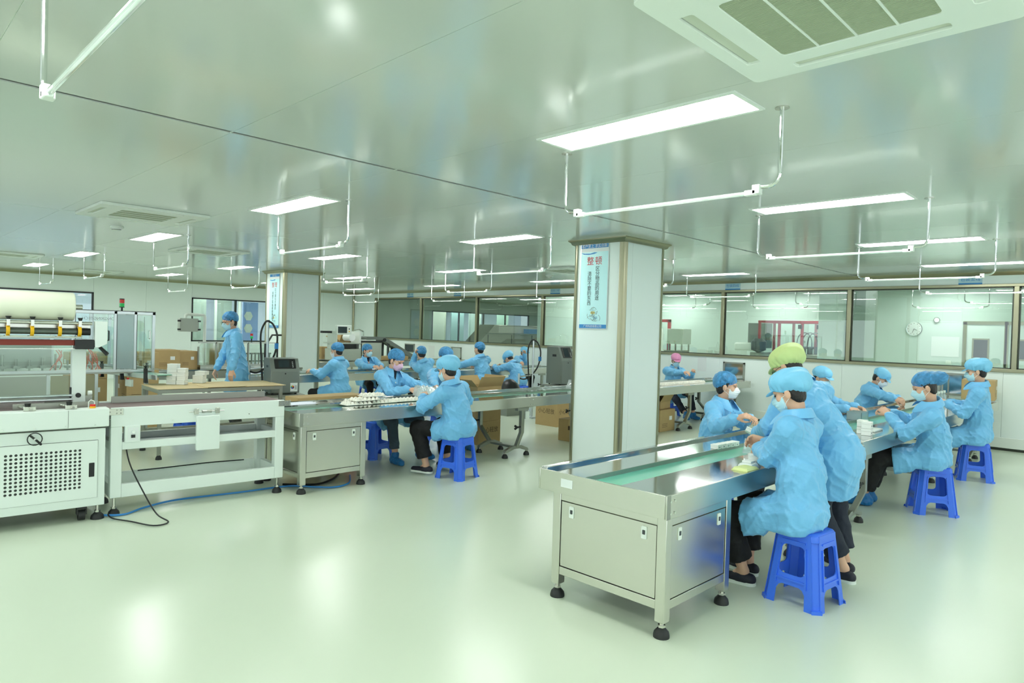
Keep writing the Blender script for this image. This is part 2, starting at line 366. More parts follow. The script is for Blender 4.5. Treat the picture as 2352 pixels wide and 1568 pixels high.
# structural columns clad in panels
def column(x0, y0, x1, y1, nm):
    c_ = struct(bpy.data.objects.new(nm, None)); COL.objects.link(c_); c_.location = ((x0+x1)/2, (y0+y1)/2, 0); c_['label'] = 'white panel clad square column with metal corner trims'
    r = .07
    MB().box(x0+.02, y0+r, .02, x0+.07, y1-r, ZC-.03).build('panel', M_wall, c_, smooth=False)
    MB().box(x1-.07, y0+r, .02, x1-.02, y1-r, ZC-.03).build('panel', M_wall, c_, smooth=False)
    MB().box(x0+r, y1-.07, .02, x1-r, y1-.02, ZC-.03).build('panel', M_wall, c_, smooth=False)
    xm = x0+(x1-x0)*.22
    MB().box(x0+r, y0+.02, .02, xm-.0015, y0+.07, ZC-.03).build('panel', M_wall, c_, smooth=False)
    MB().box(xm+.0015, y0+.02, .02, x1-r, y0+.07, ZC-.03).build('panel', M_wall, c_, smooth=False)
    for cx, cy, a0 in ((x0+r, y0+r, 180), (x1-r, y0+r, 270), (x1-r, y1-r, 0), (x0+r, y1-r, 90)):
        p = [(cx+r*math.cos(R(a0+90*k/8)), cy+r*math.sin(R(a0+90*k/8))) for k in range(9)]+[(cx+(r-.03)*math.cos(R(a0+90*k/8)), cy+(r-.03)*math.sin(R(a0+90*k/8))) for k in range(8, -1, -1)]
        MB().prism(p, 0, ZC-.03, lambda a, b_, z: Vector((a, b_, z))).build('corner_trim', M_alu, c_)
    b = MB(); e = .045
    prof = [(0, -.06), (.012, -.05), (.02, -.03), (e, -.012), (e, 0)]
    for (q0, q1) in zip(prof[:-1], prof[1:]):
        for k, (cx, cy) in enumerate(((x0, y0), (x1, y0), (x1, y1), (x0, y1))): pass
    rings = []
    for (o_, z) in prof: rings.append([Vector((x0-o_, y0-o_, ZC+z)), Vector((x1+o_, y0-o_, ZC+z)), Vector((x1+o_, y1+o_, ZC+z)), Vector((x0-o_, y1+o_, ZC+z))])
    vs = [p for r_ in rings for p in r_]; fs = [(i*4+k, i*4+(k+1) % 4, (i+1)*4+(k+1) % 4, (i+1)*4+k) for i in range(len(prof)-1) for k in range(4)]
    b.add(vs, fs); b.build('cornice', M_alu, c_)
    b = MB(); b.box(x0-.02, y0-.02, 0, x1+.02, y0, .025); b.box(x0-.02, y1, 0, x1+.02, y1+.02, .025); b.box(x0-.02, y0, 0, x0, y1, .025); b.box(x1, y0, 0, x1+.02, y1, .025)
    b.build('foot_trim', M_alu, c_, bevel=.004)
    return c_
column(6.46, 4.60, 7.36, 5.38, 'wall_column')
column(6.62, 13.38, 7.5, 14.3, 'wall_column')
# --- posters on the columns
def poster(x, y0, y1, z0, z1, big, colA, colB, head, foot, label):
    t = thing('wall_poster', label, 'poster', (x, (y0+y1)/2, z0)); w = y1-y0; h = z1-z0
    def q(name, m, a, b_, c_, d, dx=.0): MB().box(x-.012-dx, y1-a*w, z0+b_*h, x-.004, y1-c_*w, z0+d*h).build(name, m, t, smooth=False)
    q('frame', M_alup, -.02, -.005, 1.02, 1.005); q('sheet', mat('poster_cyan', (198, 243, 246), .3), 0, 0, 1, 1, .002)
    q('header_band', M_blue, 0, .955, 1, 1, .003); q('white_band', M_paper, 0, .91, 1, .955, .003); q('footer_band', M_blue, 0, 0, 1, .045, .003)
    MB().plate([[(0, .905), (.1, .885), (.3, .878), (.5, .885), (.62, .9), (.5, .905), (.35, .892), (.15, .895)]], .001, lambda a, b_, c_: Vector((x-.0155-c_, y1-a*w, z0+b_*h))).build('wave', M_blue, t, smooth=False)
    ux, uy = (0, -1, 0), (0, 0, 1); xp = x-.0165
    red = mat('ink_red', (200, 40, 48), .5); ink = mat('ink_dark', (40, 52, 62), .5)
    text('lettering', head, w*.115, M_paper, t, (xp, (y0+y1)/2, z0+.977*h), ux, uy)
    for k, ch in enumerate(big): text('lettering', ch, w*.27, red, t, (xp, y1-w*(.36+.3*k), z0+.795*h), ux, uy)
    for k, ch in enumerate(colB): text('lettering', ch, w*.155, ink, t, (xp, y1-w*.635, z0+(.705-.058*k)*h), ux, uy)
    for k, ch in enumerate(colA): text('lettering', ch, w*.155, ink, t, (xp, y1-w*.345, z0+(.645-.058*k)*h), ux, uy)
    text('lettering', foot, w*.085, M_paper, t, (xp, (y0+y1)/2, z0+.022*h), ux, uy)
    b = MB()
    for k in range(26):
        a = rnd.random()*6.28; r = .02+rnd.random()*.05; cy, cz = y1-w*(.38+.25*rnd.random()), z0+h*(.1+.13*rnd.random())
        b.tube([(xp, cy+r*math.cos(a+s), cz+r*math.sin(a+s)*.8) for s in (0, .5, 1, 1.5)], .0016, 4)
    b.build('line_drawing', mat('ink_grey', (120, 135, 130), .6), t)
    for s_, c_ in ((0, (226, 214, 120)), (1, (150, 200, 215))):
        cy = y1-w*(.5+.1*s_); MB().box(xp+.0005, cy-.03, z0+h*(.17-.06*s_), xp+.001, cy+.03, z0+h*(.2-.06*s_)).build('colour_patch', mat('patch%d' % s_, c_, .6), t, smooth=False)
poster(6.48, 4.84, 5.25, 1.70, 2.72, '整顿', '清除不要的东西', '区分物品的用途', '客户至上 求实创新', '广州科技有限公司', 'tall cyan poster with two large red characters on the near column')
poster(6.64, 13.62, 14.06, 1.55, 2.70, '整理', '清理工作场所的物品', '区分要与不要的', '客户至上', '广州科技有限公司', 'tall pale poster high on the far column, behind the black hose loop')
# --- ceiling lamps and hanging rails
LX = [3.06+2.77*i for i in range(-2, 4)]; LY = [2.10+3.96*j for j in range(-1, 5)]
def lamp_proto():
    t = thing('ceiling_lamp', 'x', 'lamp')
    b = MB(); w, l, e = .14, .6, .022
    for q in ((-w-e, -l-e, w+e, -l), (-w-e, l, w+e, l+e), (-w-e, -l, -w, l), (w, -l, w+e, l)): b.box(q[0], q[1], -.008, q[2], q[3], .0)
    b.build('lamp_frame', M_white, t, world=False, smooth=False)
    MB().box(-w, -l, -.005, w, l, .0).build('diffuser', M_lamp, t, world=False, smooth=False)
    return t
def rail_proto():
    t = thing('hanging_tube_rail', 'x', 'rail'); d = .38
    for s in (1, -1):
        y = .69*s
        pts = [(0, y, 0), (0, y, -d+.06)]+[(0, y-s*.06*(1-math.cos(R(a))), -d+.06-.06*math.sin(R(a))) for a in (22, 45, 67, 90)]+[(-.01, y-s*.1, -d)]
        p = MB().tube(pts, .0105, 10).build('drop_pipe', M_chrome, t, world=False)
        MB().cyl((0, y, -.006), (0, y, 0), .034, 16).build('flange', M_steel, p, world=False)
        b = MB(); b.box(-.028, min(y-s*.09, y-s*.13), -d-.035, .012, max(y-s*.09, y-s*.13), -d+.012); b.box(-.028, min(y-s*.11, y-s*.17), -d-.04, -.0, max(y-s*.11, y-s*.17), -d-.012)
        b.build('clamp', M_white, t, world=False, bevel=.004)
    MB().cyl((-.014, .54, -d-.026), (-.014, -.54, -d-.026), .011, 10).build('glass_tube', M_tube, t, world=False)
    MB().cyl((-.014, .54, -d-.026), (-.014, -.54, -d-.026), .003, 6).build('inner_rod', M_white, t, world=False)
    return t
lp = lamp_proto(); rp = rail_proto(); first = True
colw = {0: 'the row right of the near air outlet', 1: 'the row past the near column', 2: 'the third row toward the glass wall', 3: 'the row beside the glass wall'}
depth = ['nearest', 'second', 'third', 'fourth', 'farthest']
for i in range(6):
    for j in range(6):
        x, y = LX[i], LY[j]
        ii, jj = i-2, j-1
        if ii >= 0 and jj >= 0:
            la = '%s glowing rectangular ceiling lamp in %s' % (depth[jj], colw[ii]); lb = 'chrome U rail under the %s lamp of %s' % (depth[jj], colw[ii]); ga = None
        else: q_ = '%s of the %s row' % (['first', 'second', 'third', 'fourth', 'fifth', 'sixth'][j], ['leftmost', 'second', 'third', 'fourth', 'fifth', 'sixth'][i]); la = 'ceiling lamp out of frame beside the camera, '+q_; lb = 'chrome hanging rail out of frame, '+q_; ga = 'out of view lamps'
        if ii == -1 and jj == 0: lb = 'large chrome hanging rail with clear tube at upper left of the frame'
        if first: a, r_ = lp, rp; first = False; a.location = (x, y, ZC); r_.location = (x+.2, y, ZC); a['label'] = la; r_['label'] = lb
        else: a = dup(lp, (x, y, ZC), 0, la); r_ = dup(rp, (x+.2, y, ZC), 0, lb)
        a['group'] = 'ceiling lamp panels' if not ga else ga; r_['group'] = 'hanging tube rails' if not ga else 'out of view rails'
on = ['first', 'second', 'third', 'fourth', 'fifth', 'sixth', 'seventh', 'eighth', 'ninth']
for k, (x, y) in enumerate([(14.4, -1.8), (14.4, 2.1), (14.4, 5.2), (14.4, 8.6), (16.2, -.5), (16.2, 3.4), (16.2, 7.0), (16.2, 10), (14.4, 10.8)]):  # some of these lamps are added to brighten the room behind the glass
    dup(lp, (x, y, ZC), 0, '%s slim lit lamp behind the glass, counted along the two rows' % on[k], 'lamps behind the glass')
    dup(rp, (x+.25, y, ZC), 0, '%s thin hanging rail behind the glass, counted along the two rows' % on[k], 'rails behind the glass')
for k, (x, y) in enumerate(((14.6, 13.8), (14.6, 17.6), (17.8, 13.8), (17.8, 16.6), (20.8, 13.8), (20.8, 17.6))): dup(lp, (x, y, ZC), 0, '%s slim lamp in the dim room behind the far glass' % ('first', 'second', 'third', 'fourth', 'fifth', 'sixth')[k])  # lamps added to brighten the dim room
# --- air cassettes
def cassette(x, y, label, s=.475):
    t = thing('air_cassette', label, 'air conditioner', (x, y, ZC-.03), 0, 'ceiling air cassettes'); z1 = ZC-.001; z0 = ZC-.028
    outer = rrect(-s, -s, s, s, .03); holes = []
    for k in range(4):
        a = k*90; c, q = round(math.cos(R(a))), round(math.sin(R(a))); h = []
        for (u, v) in rrect(-.27, s-.115, .27, s-.06, .012, 2): h.append((u*c-v*q, u*q+v*c))
        holes.append(h)
    g = .27; holes.append(rrect(-g, -g, g, g, .02, 2)); 
    b = MB().plate([outer]+holes, z1-z0, lambda a, b_, c_: Vector((x+a, y+b_, z0+c_))); b.build('body_panel', M_white, t, bevel=.004)
    for k in range(4):
        T = Matrix.Translation((x, y, 0)) @ Matrix.Rotation(R(90*k), 4, 'Z')
        MB().box(-.27, s-.112, z0+.012, .27, s-.062, z0+.016, T).build('louvre', mat('louvre', (205, 212, 196), .5), t)
        MB().box(-.27, s-.115, z0+.02, .27, s-.06, z0+.024, T).build('slot_back', M_greyd, t)
    b = MB()
    for k in range(64): yy = -g+k*2*g/64; b.box(x+yy, y-g, z0+.004, x+yy+.0055, y+g, z0+.008)
    o = b.build('grille', mat('grille_beige', (176, 186, 160), .6), t, smooth=False); o['kind'] = 'stuff'
    MB().box(x-g, y-g, z0+.009, x+g, y+g, z0+.012).build('grille_back', mat('grille_beige2', (168, 178, 154), .6), t)
    for k in (-1, 0, 1): MB().box(x-g, y+k*g/2-.004, z0+.001, x+g, y+k*g/2+.004, z0+.009).build('grille_bar', M_white, t)
    return t
cassette(2.335, .86, 'large white ceiling air cassette with beige grille at the top right edge')
cassette(2.3, 7.93, 'white ceiling air cassette on the left, before the round detector', .52)
cassette(2.2, 15.3, 'white ceiling air cassette at the far left edge of the ceiling')
cassette(9.3, 15.6, 'white ceiling air cassette above the far hanging rails by the far column', .5)
cassette(4.2, 11.1, 'thin edged ceiling cassette on the left, past the round detector')
cassette(4.4, 18.6, 'farthest ceiling cassette near the left wall windows')
cassette(9.4, 8.0, 'ceiling cassette seen left of the near column top')
def detector(x, y, label):
    t = thing('smoke_detector', label, 'smoke detector', (x, y, ZC), 0, 'round ceiling detectors')
    MB().lathe([(.02, -.05), (.05, -.045), (.06, -.02), (.075, -.015), (.075, 0)], (x, y, ZC), 20).build('housing', M_white, t)
    MB().lathe([(.052, -.04), (.055, -.025)], (x, y, ZC-.003), 20).build('vent_ring', M_greyd, t)
detector(2.41, 9.32, 'round white detector on the ceiling between the left air cassettes')
detector(10.17, 9.08, 'round white detector on the ceiling left of the near column')
detector(1.9, 16.6, 'round white detector on the ceiling near the far left cassette')
# --- small signs over the glass, papers, hatch windows
for k, (y, z, s_, l) in enumerate([(2.37, 2.64, '包装五线', 'blue and white sign over the glass nearest the right edge'), (6.42, 2.64, '包装四线', 'blue and white sign over the glass right of the near column'), (11.2, 2.64, '包装三线', 'blue and white sign peeking out left of the near column'), (15.0, 2.64, '包装二线', 'blue and white sign over the middle far glass pane'), (17.3, 2.64, '包装一线', 'blue and white sign over the farthest glass pane')]):
    t = thing('wall_sign', l, 'sign', (XW-.02, y, z-.07), 0, 'line signs above the glass')
    MB().box(XW-.012, y-.16, z-.085, XW-.001, y+.16, z-.02).build('blue_band', M_blue, t, smooth=False)
    MB().box(XW-.011, y-.16, z-.02, XW-.001, y+.16, z+.085).build('plate', mat('sign_pale', (176, 212, 226), .4), t, smooth=False)
    text('lettering', s_, .068, M_blue, t, (XW-.013, y, z+.035), (0, -1, 0), (0, 0, 1))
for k, (y, z0, z1, w, l) in enumerate([(16.85, .78, 1.13, .36, 'white notice sheet on the far wall left of the seated heads'), (16.15, .74, 1.1, .3, 'white notice sheet beside the first on the far wall'), (7.05, .9, 1.2, .2, 'pale notice sheet on the wall right of the near column')]):
    tag(MB().box(XW-.004, y-w/2, z0, XW-.001, y+w/2, z1).build('notice_sheet', M_paper), l, 'notice', 'notices on the glass wall')
def hatch(y0, y1, z0, z1, l):
    t = thing('pass_window', l, 'hatch', (XW, (y0+y1)/2, z0), 0, 'small pass windows'); b = MB(); e = .03
    for q in ((y0, z0, y1, z0+e), (y0, z1-e, y1, z1), (y0, z0, y0+e, z1), (y1-e, z0, y1, z1)): b.box(XW-.03, q[0], q[1], XW-.001, q[2], q[3])
    b.build('hatch_frame', M_steeld, t, smooth=False); MB().box(XW-.012, y0+e, z0+e, XW-.004, y1-e, z1-e).build('pane', M_screen if y0 > 16 else M_steelt, t, smooth=False)
hatch(6.1, 6.56, .76, 1.13, 'steel framed pass window in the wall right of the near column')
hatch(14.75, 15.2, .76, 1.1, 'steel framed pass window in the far wall right of the inclined conveyor')
hatch(17.0, 17.5, .84, 1.12, 'dark pass window low in the far wall behind the inclined conveyor')
hatch(2.3, 2.75, .8, 1.16, 'steel framed pass window behind the far right seated worker')
# ================================================================== conveyors
def foot(b, x, y, h=.1, r=.045):
    b.lathe([(r, 0), (r, .012), (r*.9, .03), (r*.5, .05), (r*.35, .055)], (x, y, 0), 16)
def leveller(parent, x, y, h=.13, r=.045):
    o = MB(); o.cyl((x, y, .045), (x, y, h), .012, 10); o.cyl((x, y, .055), (x, y, .068), .022, 6); o = o.build('leveller_stem', M_steel, parent)
    b = MB(); foot(b, x, y, h, r); b.build('rubber_foot', M_rub, o); return o
def cabinet(parent, x0, y0, x1, y1, zt=.655):
    p = .06; zb = .085
    for (x, y) in ((x0, y0), (x1-p, y0), (x0, y1-p), (x1-p, y1-p)):
        o = MB().box(x, y, zb, x+p, y+p, zt).build('cabinet_post', M_steel, parent, bevel=.003)
        leveller(o, x+p/2, y+p/2, zb+.01)
    for z in ((zt-.045, zt), (.15, .2)):
        for c_ in ((x0+p, y0+.004, x1-p, y0+.05), (x0+p, y1-.05, x1-p, y1-.004), (x0+.004, y0+p, x0+.05, y1-p), (x1-.05, y0+p, x1-.004, y1-p)):
            MB().box(c_[0], c_[1], z[0], c_[2], c_[3], z[1]).build('cabinet_rail', M_steel, parent, bevel=.002)
    q = .006
    def panel(ax, c, a0, a1, s):
        def fn(a, z, t):
            return Vector((a, c+s*t, z)) if ax == 'y' else Vector((c+s*t, a, z))
        pa = MB().plate([[(a0+q, .2+q), (a1-q, .2+q), (a1-q, zt-.045-q), (a0+q, zt-.045-q)]], .012, fn).build('cabinet_panel', M_steel, parent, smooth=False)
        for a in (a0+.085, a1-.085):
            l = MB().plate([rrect(a-.018, zt-.14, a+.018, zt-.07, .005, 2)], .004, lambda u, v, w: fn(u, v, w-.004)).build('latch', M_white, pa)
            MB().plate([rrect(a-.009, zt-.115, a+.009, zt-.09, .003, 2)], .002, lambda u, v, w: fn(u, v, w-.006)).build('latch_key', M_greyd, pa)
    panel('y', y0+.006, x0+p, x1-p, 1); panel('y', y1-.006, x0+p, x1-p, -1); panel('x', x0+.006, y0+p, y1-p, 1); panel('x', x1-.006, y0+p, y1-p, -1)
    return
def stand(parent, x, ya, yb, ta, tb, zt=.655):
    w = .025
    for y, yt in ((ya, ta), (yb, tb)):
        d = yt-y; poly = [(yt-w, zt), (yt+w, zt), (yt+w, .33), (y+w, .12), (y-w, .12), (yt-w, .33)]
        leg = MB().prism(poly, x-.025, x+.025, lambda a, z, c: Vector((c, a, z))).build('stand_post', M_steeld, parent, bevel=.003)
        ft = MB().prism([(x-.22, .07), (x-.2, .1), (x-.08, .145), (x+.08, .145), (x+.2, .1), (x+.22, .07), (x+.17, .07), (x+.05, .105), (x-.05, .105), (x-.17, .07)], y-.025, y+.025, lambda a, z, c: Vector((a, c, z))).build('stand_foot_bar', M_steeld, parent, bevel=.003)
        for s in (-.2, .2): leveller(ft, x+s, y, .09, .04)
        b = MB(); b.cyl((x-.025, yt, .40), (x-.08, yt, .40), .012, 8); b.cyl((x-.08, yt, .40), (x-.12, yt, .42), .015, 8); b.cyl((x-.08, yt, .40), (x-.12, yt, .38), .015, 8)
        b.build('clamp_knob', M_black, leg)
        MB().box(x-.1, yt-.03, zt-.04, x+.1, yt+.03, zt).build('stand_bracket', M_steeld, leg, bevel=.003)
    MB().box(x-.02, ya, .105, x+.02, yb, .135).build('stand_crossbar', M_steeld, parent, bevel=.003)
def conveyor(label, x0, x1, y0, y1, cabs=(), stands=(), bolts=(), zt=.785, belt=(.36, .62), loc=None, sheet=None):
    t = thing('steel_conveyor', label, 'conveyor', ((x0+x1)/2, (y0+y1)/2, 0)); zb = .655; w = y1-y0
    for nm, ya, yb in (('side_rail', y0, y0+.012), ('side_rail', y1-.012, y1)):
        MB().box(x0, ya, zb, x1, yb, zt).build(nm, M_steel, t, bevel=.003)
    for xa, xb in ((x0, x0+.012), (x1-.012, x1)):
        MB().box(xa, y0+.013, zb, xb, y1-.013, zt).build('end_plate', M_steel, t, bevel=.002)
    MB().box(x0+.01, y1-.06, zt-.012, x1-.01, y1-.012, zt+.012).build('back_ledge', M_steelt, t, bevel=.004)
    b0, b1 = y0+w*belt[0], y0+w*belt[1]
    MB().box(x0+.012, y0+.012, zt-.02, x1-.012, b0, zt-.008).build('deck_plate', M_steelt, t, bevel=.001)
    MB().box(x0+.012, b1, zt-.02, x1-.012, y1-.06, zt-.008).build('deck_plate', M_steelt, t, bevel=.001)
    MB().box(x0+.012, b1-.006, zt-.034, x1-.012, b1, zt-.002).build('belt_guide', M_steeld, t)
    MB().box(x0+.02, b0, zt-.06, x1-.02, b1-.006, zt-.03).build('belt', M_belt, t, smooth=False)
    MB().box(x0+.02, y0+.02, zb+.01, x1-.02, y1-.02, zb+.02).build('under_tray', M_steeld, t, smooth=False)
    for bx in bolts:
        for dx in (-.022, .022):
            for z in (zb+.03, zt-.035): MB().cyl((bx+dx, y0-.005, z), (bx+dx, y0+.001, z), .007, 10).build('bolt', M_chrome, t)
    if bolts and bolts[0] < x0+.1: MB().box(x0+.0, y0-.002, zb, x0+.035, y0+.001, zt).build('corner_bracket', M_steeld, t, smooth=False)
    for (a, c) in cabs: cabinet(t, a, y0+.01, c, y1-.11)
    for s in stands: stand(t, s, y0+.13, y1-.30 if y1-y0 > .8 else y1-.1, y0+.04, y1-.09)
    if sheet: MB().box(x0-.002, sheet-.045, zb+.045, x0, sheet+.045, zb+.095).build('paper_label', M_paper, t, smooth=False)
    return t
conveyor('nearest stainless steel packing conveyor with green belt and square end cabinet', 3.13, 6.0, 1.90, 2.83, cabs=((3.15, 3.89),), stands=(5.3,), bolts=(3.155+.03,), sheet=2.6)
conveyor('stainless steel conveyor joining the near one and running to the right wall', 6.10, 12.3, 1.86, 2.80, stands=(6.34, 8.88, 11.3), bolts=(6.16, 9.0))
conveyor('stainless steel conveyor with end cabinet behind the near column, pulp trays on it', 3.13, 8.9, 5.94, 6.86, cabs=((3.15, 3.88),), stands=(6.25, 8.2), bolts=(3.19, 6.4))
conveyor('stainless steel conveyor right of the near column where the pink capped worker sits', 8.98, 12.65, 5.90, 6.80, stands=(10.4, 12.1), bolts=(12.6,))
conveyor('third stainless steel conveyor row, seen behind the first seated workers', 4.6, 12.4, 10.45, 11.3, stands=(6.2, 8.9, 11.6), bolts=(6.1, 9.0))
dt = conveyor('farthest stainless steel bench line under the labelling machine', 6.2, 12.3, 13.9, 14.75, stands=(7.2, 9.6, 11.6), bolts=())
# ---------------------------------------------------------------- plastic stools
def stool_proto():
    t = thing('plastic_stool', 'x', 'stool'); H = .46; wt, wb = .135, .185
    def W_(z): return wb+(wt-wb)*(z/H)
    ch = .035
    for k in range(4):
        T = Matrix.Rotation(R(90*k), 4, 'Z')
        def fn(a, z, c):
            w = W_(z); return T @ Vector((a*(w-ch)/(wt-ch), -(w-c), z))
        iw = wt-ch
        lower = [(-iw, 0), (-iw+.035, 0), (-iw+.035, .09), (-iw+.045, .115), (-iw+.06, .125), (iw-.06, .125), (iw-.045, .115), (iw-.035, .09), (iw-.035, 0), (iw, 0), (iw, H-.012), (-iw, H-.012)]
        hole = rrect(-iw+.035, .19, iw-.035, .37, .028, 3)
        MB().plate([lower, hole], .006, fn).build('side_frame', M_stool, t, world=False, smooth=False)
        # ribs along the opening edges
        b = MB(); b.prism([(-.004, .0), (.004, .0), (.004, .008), (-.004, .008)], 0, 1, lambda a, c, s: fn(-iw+.028+a, .125+.24*s, -c)); b.prism([(-.004, .0), (.004, .0), (.004, .008), (-.004, .008)], 0, 1, lambda a, c, s: fn(iw-.028+a, .125+.24*s, -c))
        b.prism([(-.005, 0), (.005, 0), (.005, .007), (-.005, .007)], -iw+.03, iw-.03, lambda a, c, s: fn(s, .16+a, -c)); b.prism([(-.005, 0), (.005, 0), (.005, .007), (-.005, .007)], -iw+.03, iw-.03, lambda a, c, s: fn(s, .395+a, -c))
        b.build('rib', M_stool, t, world=False)
        # chamfered corner leg, L section
        vs = []; zs = [0, .02, .022, H-.045, H-.015]
        fl_ = [.012, .012, 0, 0, -.004]
        for z, e in zip(zs, fl_):
            w = W_(z)+e; c = ch+.01
            vs += [T @ Vector(p) for p in ((w-c, -w, z), (w, -(w-c), z), (w-.008, -(w-c), z), (w-c, -(w-.008), z))]
        fs = [(i*4+k_, i*4+(k_+1) % 4, (i+1)*4+(k_+1) % 4, (i+1)*4+k_) for i in range(4) for k_ in range(4)]+[(3, 2, 1, 0), (16, 17, 18, 19)]
        MB().add(vs, fs).build('corner_leg', M_stool, t, world=False, smooth=False)
    b = MB(); n = 5; w = wt+.004
    def ring(w, z, c): return [Vector((x, y, z)) for x, y in rrect(-w, -w, w, w, c, 3)]
    rs = [ring(wt+.004, H-.05, .04), ring(wt+.002, H-.02, .04), ring(wt-.006, H-.006, .04), ring(wt-.02, H, .035), ring(wt-.04, H-.003, .03), ring(.03, H-.006, .01)]
    m = len(rs[0]); vs = [p for r_ in rs for p in r_]; fs = [(i*m+k, i*m+(k+1) % m, (i+1)*m+(k+1) % m, (i+1)*m+k) for i in range(len(rs)-1) for k in range(m)]; fs.append(tuple((len(rs)-1)*m+k for k in range(m)))
    b.add(vs, fs)
    rs = [ring(wt-.004, H-.05, .035), ring(wt-.008, H-.02, .035), ring(wt-.06, H-.014, .03)]; vs = [p for r_ in rs for p in r_]
    b.add(vs, [(i*m+k, (i+1)*m+k, (i+1)*m+(k+1) % m, i*m+(k+1) % m) for i in range(2) for k in range(m)]+[tuple(2*m+k for k in range(m-1, -1, -1))])
    b.build('seat', M_stool, t, world=False)
    return t
STOOLS = [((4.32, 1.62), -6, 'blue plastic stool nearest the camera, under the worker at the near conveyor'),
 ((7.52, 1.64), 29, 'blue plastic stool under the hairnet worker with outstretched legs on the right'),
 ((9.74, 1.69), 18, 'blue plastic stool farthest right, under the standing looking worker'),
 ((4.86, 5.62), 12, 'blue plastic stool under the worker seen from behind at the tray conveyor'),
 ((4.78, 7.12), 4, 'blue plastic stool under the pink masked worker behind the tray conveyor'),
 ((5.95, 7.2), 10, 'blue plastic stool behind the tray conveyor, left of the carton stack'),
 ((6.05, 3.2), 0, 'blue plastic stool behind the near conveyor under the hairnet worker'),
 ((8.6, 3.25), 5, 'blue plastic stool glimpsed beneath the right conveyor'),
 ((10.4, 3.2), 5, 'blue plastic stool behind the right conveyor under the capped man'),
 ((3.55, 9.95), 12, 'blue plastic stool beneath the cardboard topped table'),
 ((5.95, 9.98), 4, 'blue plastic stool under the leftmost worker of the third conveyor'),
 ((7.7, 11.75), 4, 'blue plastic stool behind the third conveyor under the masked man'),
 ((7.95, 9.98), 0, 'blue plastic stool under the worker who holds a hand to the ear'),
 ((9.35, 9.98), 6, 'blue plastic stool under the worker reaching left at the third conveyor'),
 ((10.35, 9.95), 0, 'blue plastic stool under the worker bent over the third conveyor'),
 ((11.95, 7.3), 0, 'blue plastic stool behind the conveyor under the pink capped worker'),
 ((12.1, 11.8), 0, 'blue plastic stool at the far right end of the third conveyor')]
sp = stool_proto(); sp['group'] = 'blue plastic stools'
for k, ((x, y), a, l) in enumerate(STOOLS):
    if k == 0: sp.location = (x, y, 0); sp.rotation_euler = (0, 0, R(a)); sp['label'] = l
    else: dup(sp, (x, y, 0), R(a), l)
# ---------------------------------------------------------------- cartons
def carton(x, y, z, w, d, h, label, rz=0, open_=False, txt=None, tape=True, marks=True, group=None):
    t = thing('cardboard_carton', label, 'carton', (x, y, z), R(rz), group)
    b = MB(); q = .006
    if open_:
        for s in ((-w/2, -d/2, w/2, -d/2+q), (-w/2, d/2-q, w/2, d/2), (-w/2, -d/2, -w/2+q, d/2), (w/2-q, -d/2, w/2, d/2)): b.box(s[0], s[1], 0, s[2], s[3], h)
        b.box(-w/2, -d/2, 0, w/2, d/2, q); b.build('carton_body', M_card, t, world=False, smooth=False)
        for s, ang in ((1, 50), (-1, 62)):
            f = MB().box(-w/2, 0, 0, w/2, q, d*.42); T = Matrix.Translation((0, s*d/2, h)) @ Matrix.Rotation(R(-s*(90-ang)), 4, 'X'); f.xf(T).build('flap', M_card, t, world=False, smooth=False)
        for s, ang in ((1, 70), (-1, 40)):
            f = MB().box(0, -d/2, 0, q, d/2, d*.4); T = Matrix.Translation((s*w/2, 0, h)) @ Matrix.Rotation(R(s*(90-ang)), 4, 'Y'); f.xf(T).build('flap', M_card, t, world=False, smooth=False)
    else:
        b.box(-w/2, -d/2, 0, w/2, d/2, h-.004); b.build('carton_body', M_card, t, world=False, smooth=False, bevel=.004)
        for s in (0, 1): MB().box(-w/2+.002, (-d/2+.002, .002)[s], h-.004, w/2-.002, (-.002, d/2-.002)[s], h).build('flap', M_card, t, world=False, smooth=False)
        if tape:
            tm = mat('packing_tape', (206, 182, 130), .25); b = MB(); b.box(-w/2-.001, -.025, h, w/2+.001, .025, h+.001); b.box(-w/2-.001, -.025, h-.08, -w/2, .025, h+.001); b.box(w/2, -.025, h-.08, w/2+.001, .025, h+.001); b.build('tape', tm, t, world=False, smooth=False)
    if marks:
        MB().box(-w/2-.001, d*.18, h*.55, -w/2, d*.38, h*.72).build('paper_label', M_paper, t, world=False, smooth=False)
        MB().box(w*.12, -d/2-.001, h*.5, w*.3, -d/2, h*.68).build('paper_label', M_paper, t, world=False, smooth=False)
        k = mat('ink_brown', (84, 66, 44), .7); b = MB()
        for i in range(3): b.box(-w*.35, -d/2-.001, h*(.2+.07*i), w*.0, -d/2, h*(.215+.07*i)); b.box(-w/2-.001, -d*.35, h*(.2+.07*i), -w/2, -d*.05, h*(.215+.07*i))
        b.build('printed_lines', k, t, world=False, smooth=False)
    if txt:
        o = text('lettering', txt, min(w, d)*.2, mat('ink_brown', (84, 66, 44), .7), None, (-w/2-.0015, 0, h*.6), (0, -1, 0), (0, 0, 1)); o.parent = t
        o = text('lettering', txt, min(w, d)*.2, mat('ink_brown', (84, 66, 44), .7), None, (0, -d/2-.0015, h*.6), (1, 0, 0), (0, 0, 1)); o.parent = t
    return t
carton(10.0, 6.4, 0, .5, .55, .37, 'large closed cardboard carton on the floor right of the near column', 2)
carton(10.0, 6.4, .372, .42, .42, .12, 'cardboard carton with raised flaps, stacked right of the near column', 8, open_=True, marks=False)
carton(8.95, 7.75, 0, .48, .5, .42, 'tall cardboard carton with printed characters left of the near column', 0, txt='小心轻放', marks=False)
carton(7.95, 6.42, 0, .42, .42, .33, 'cardboard carton partly hidden behind the near column base', 4, marks=False, txt='■')
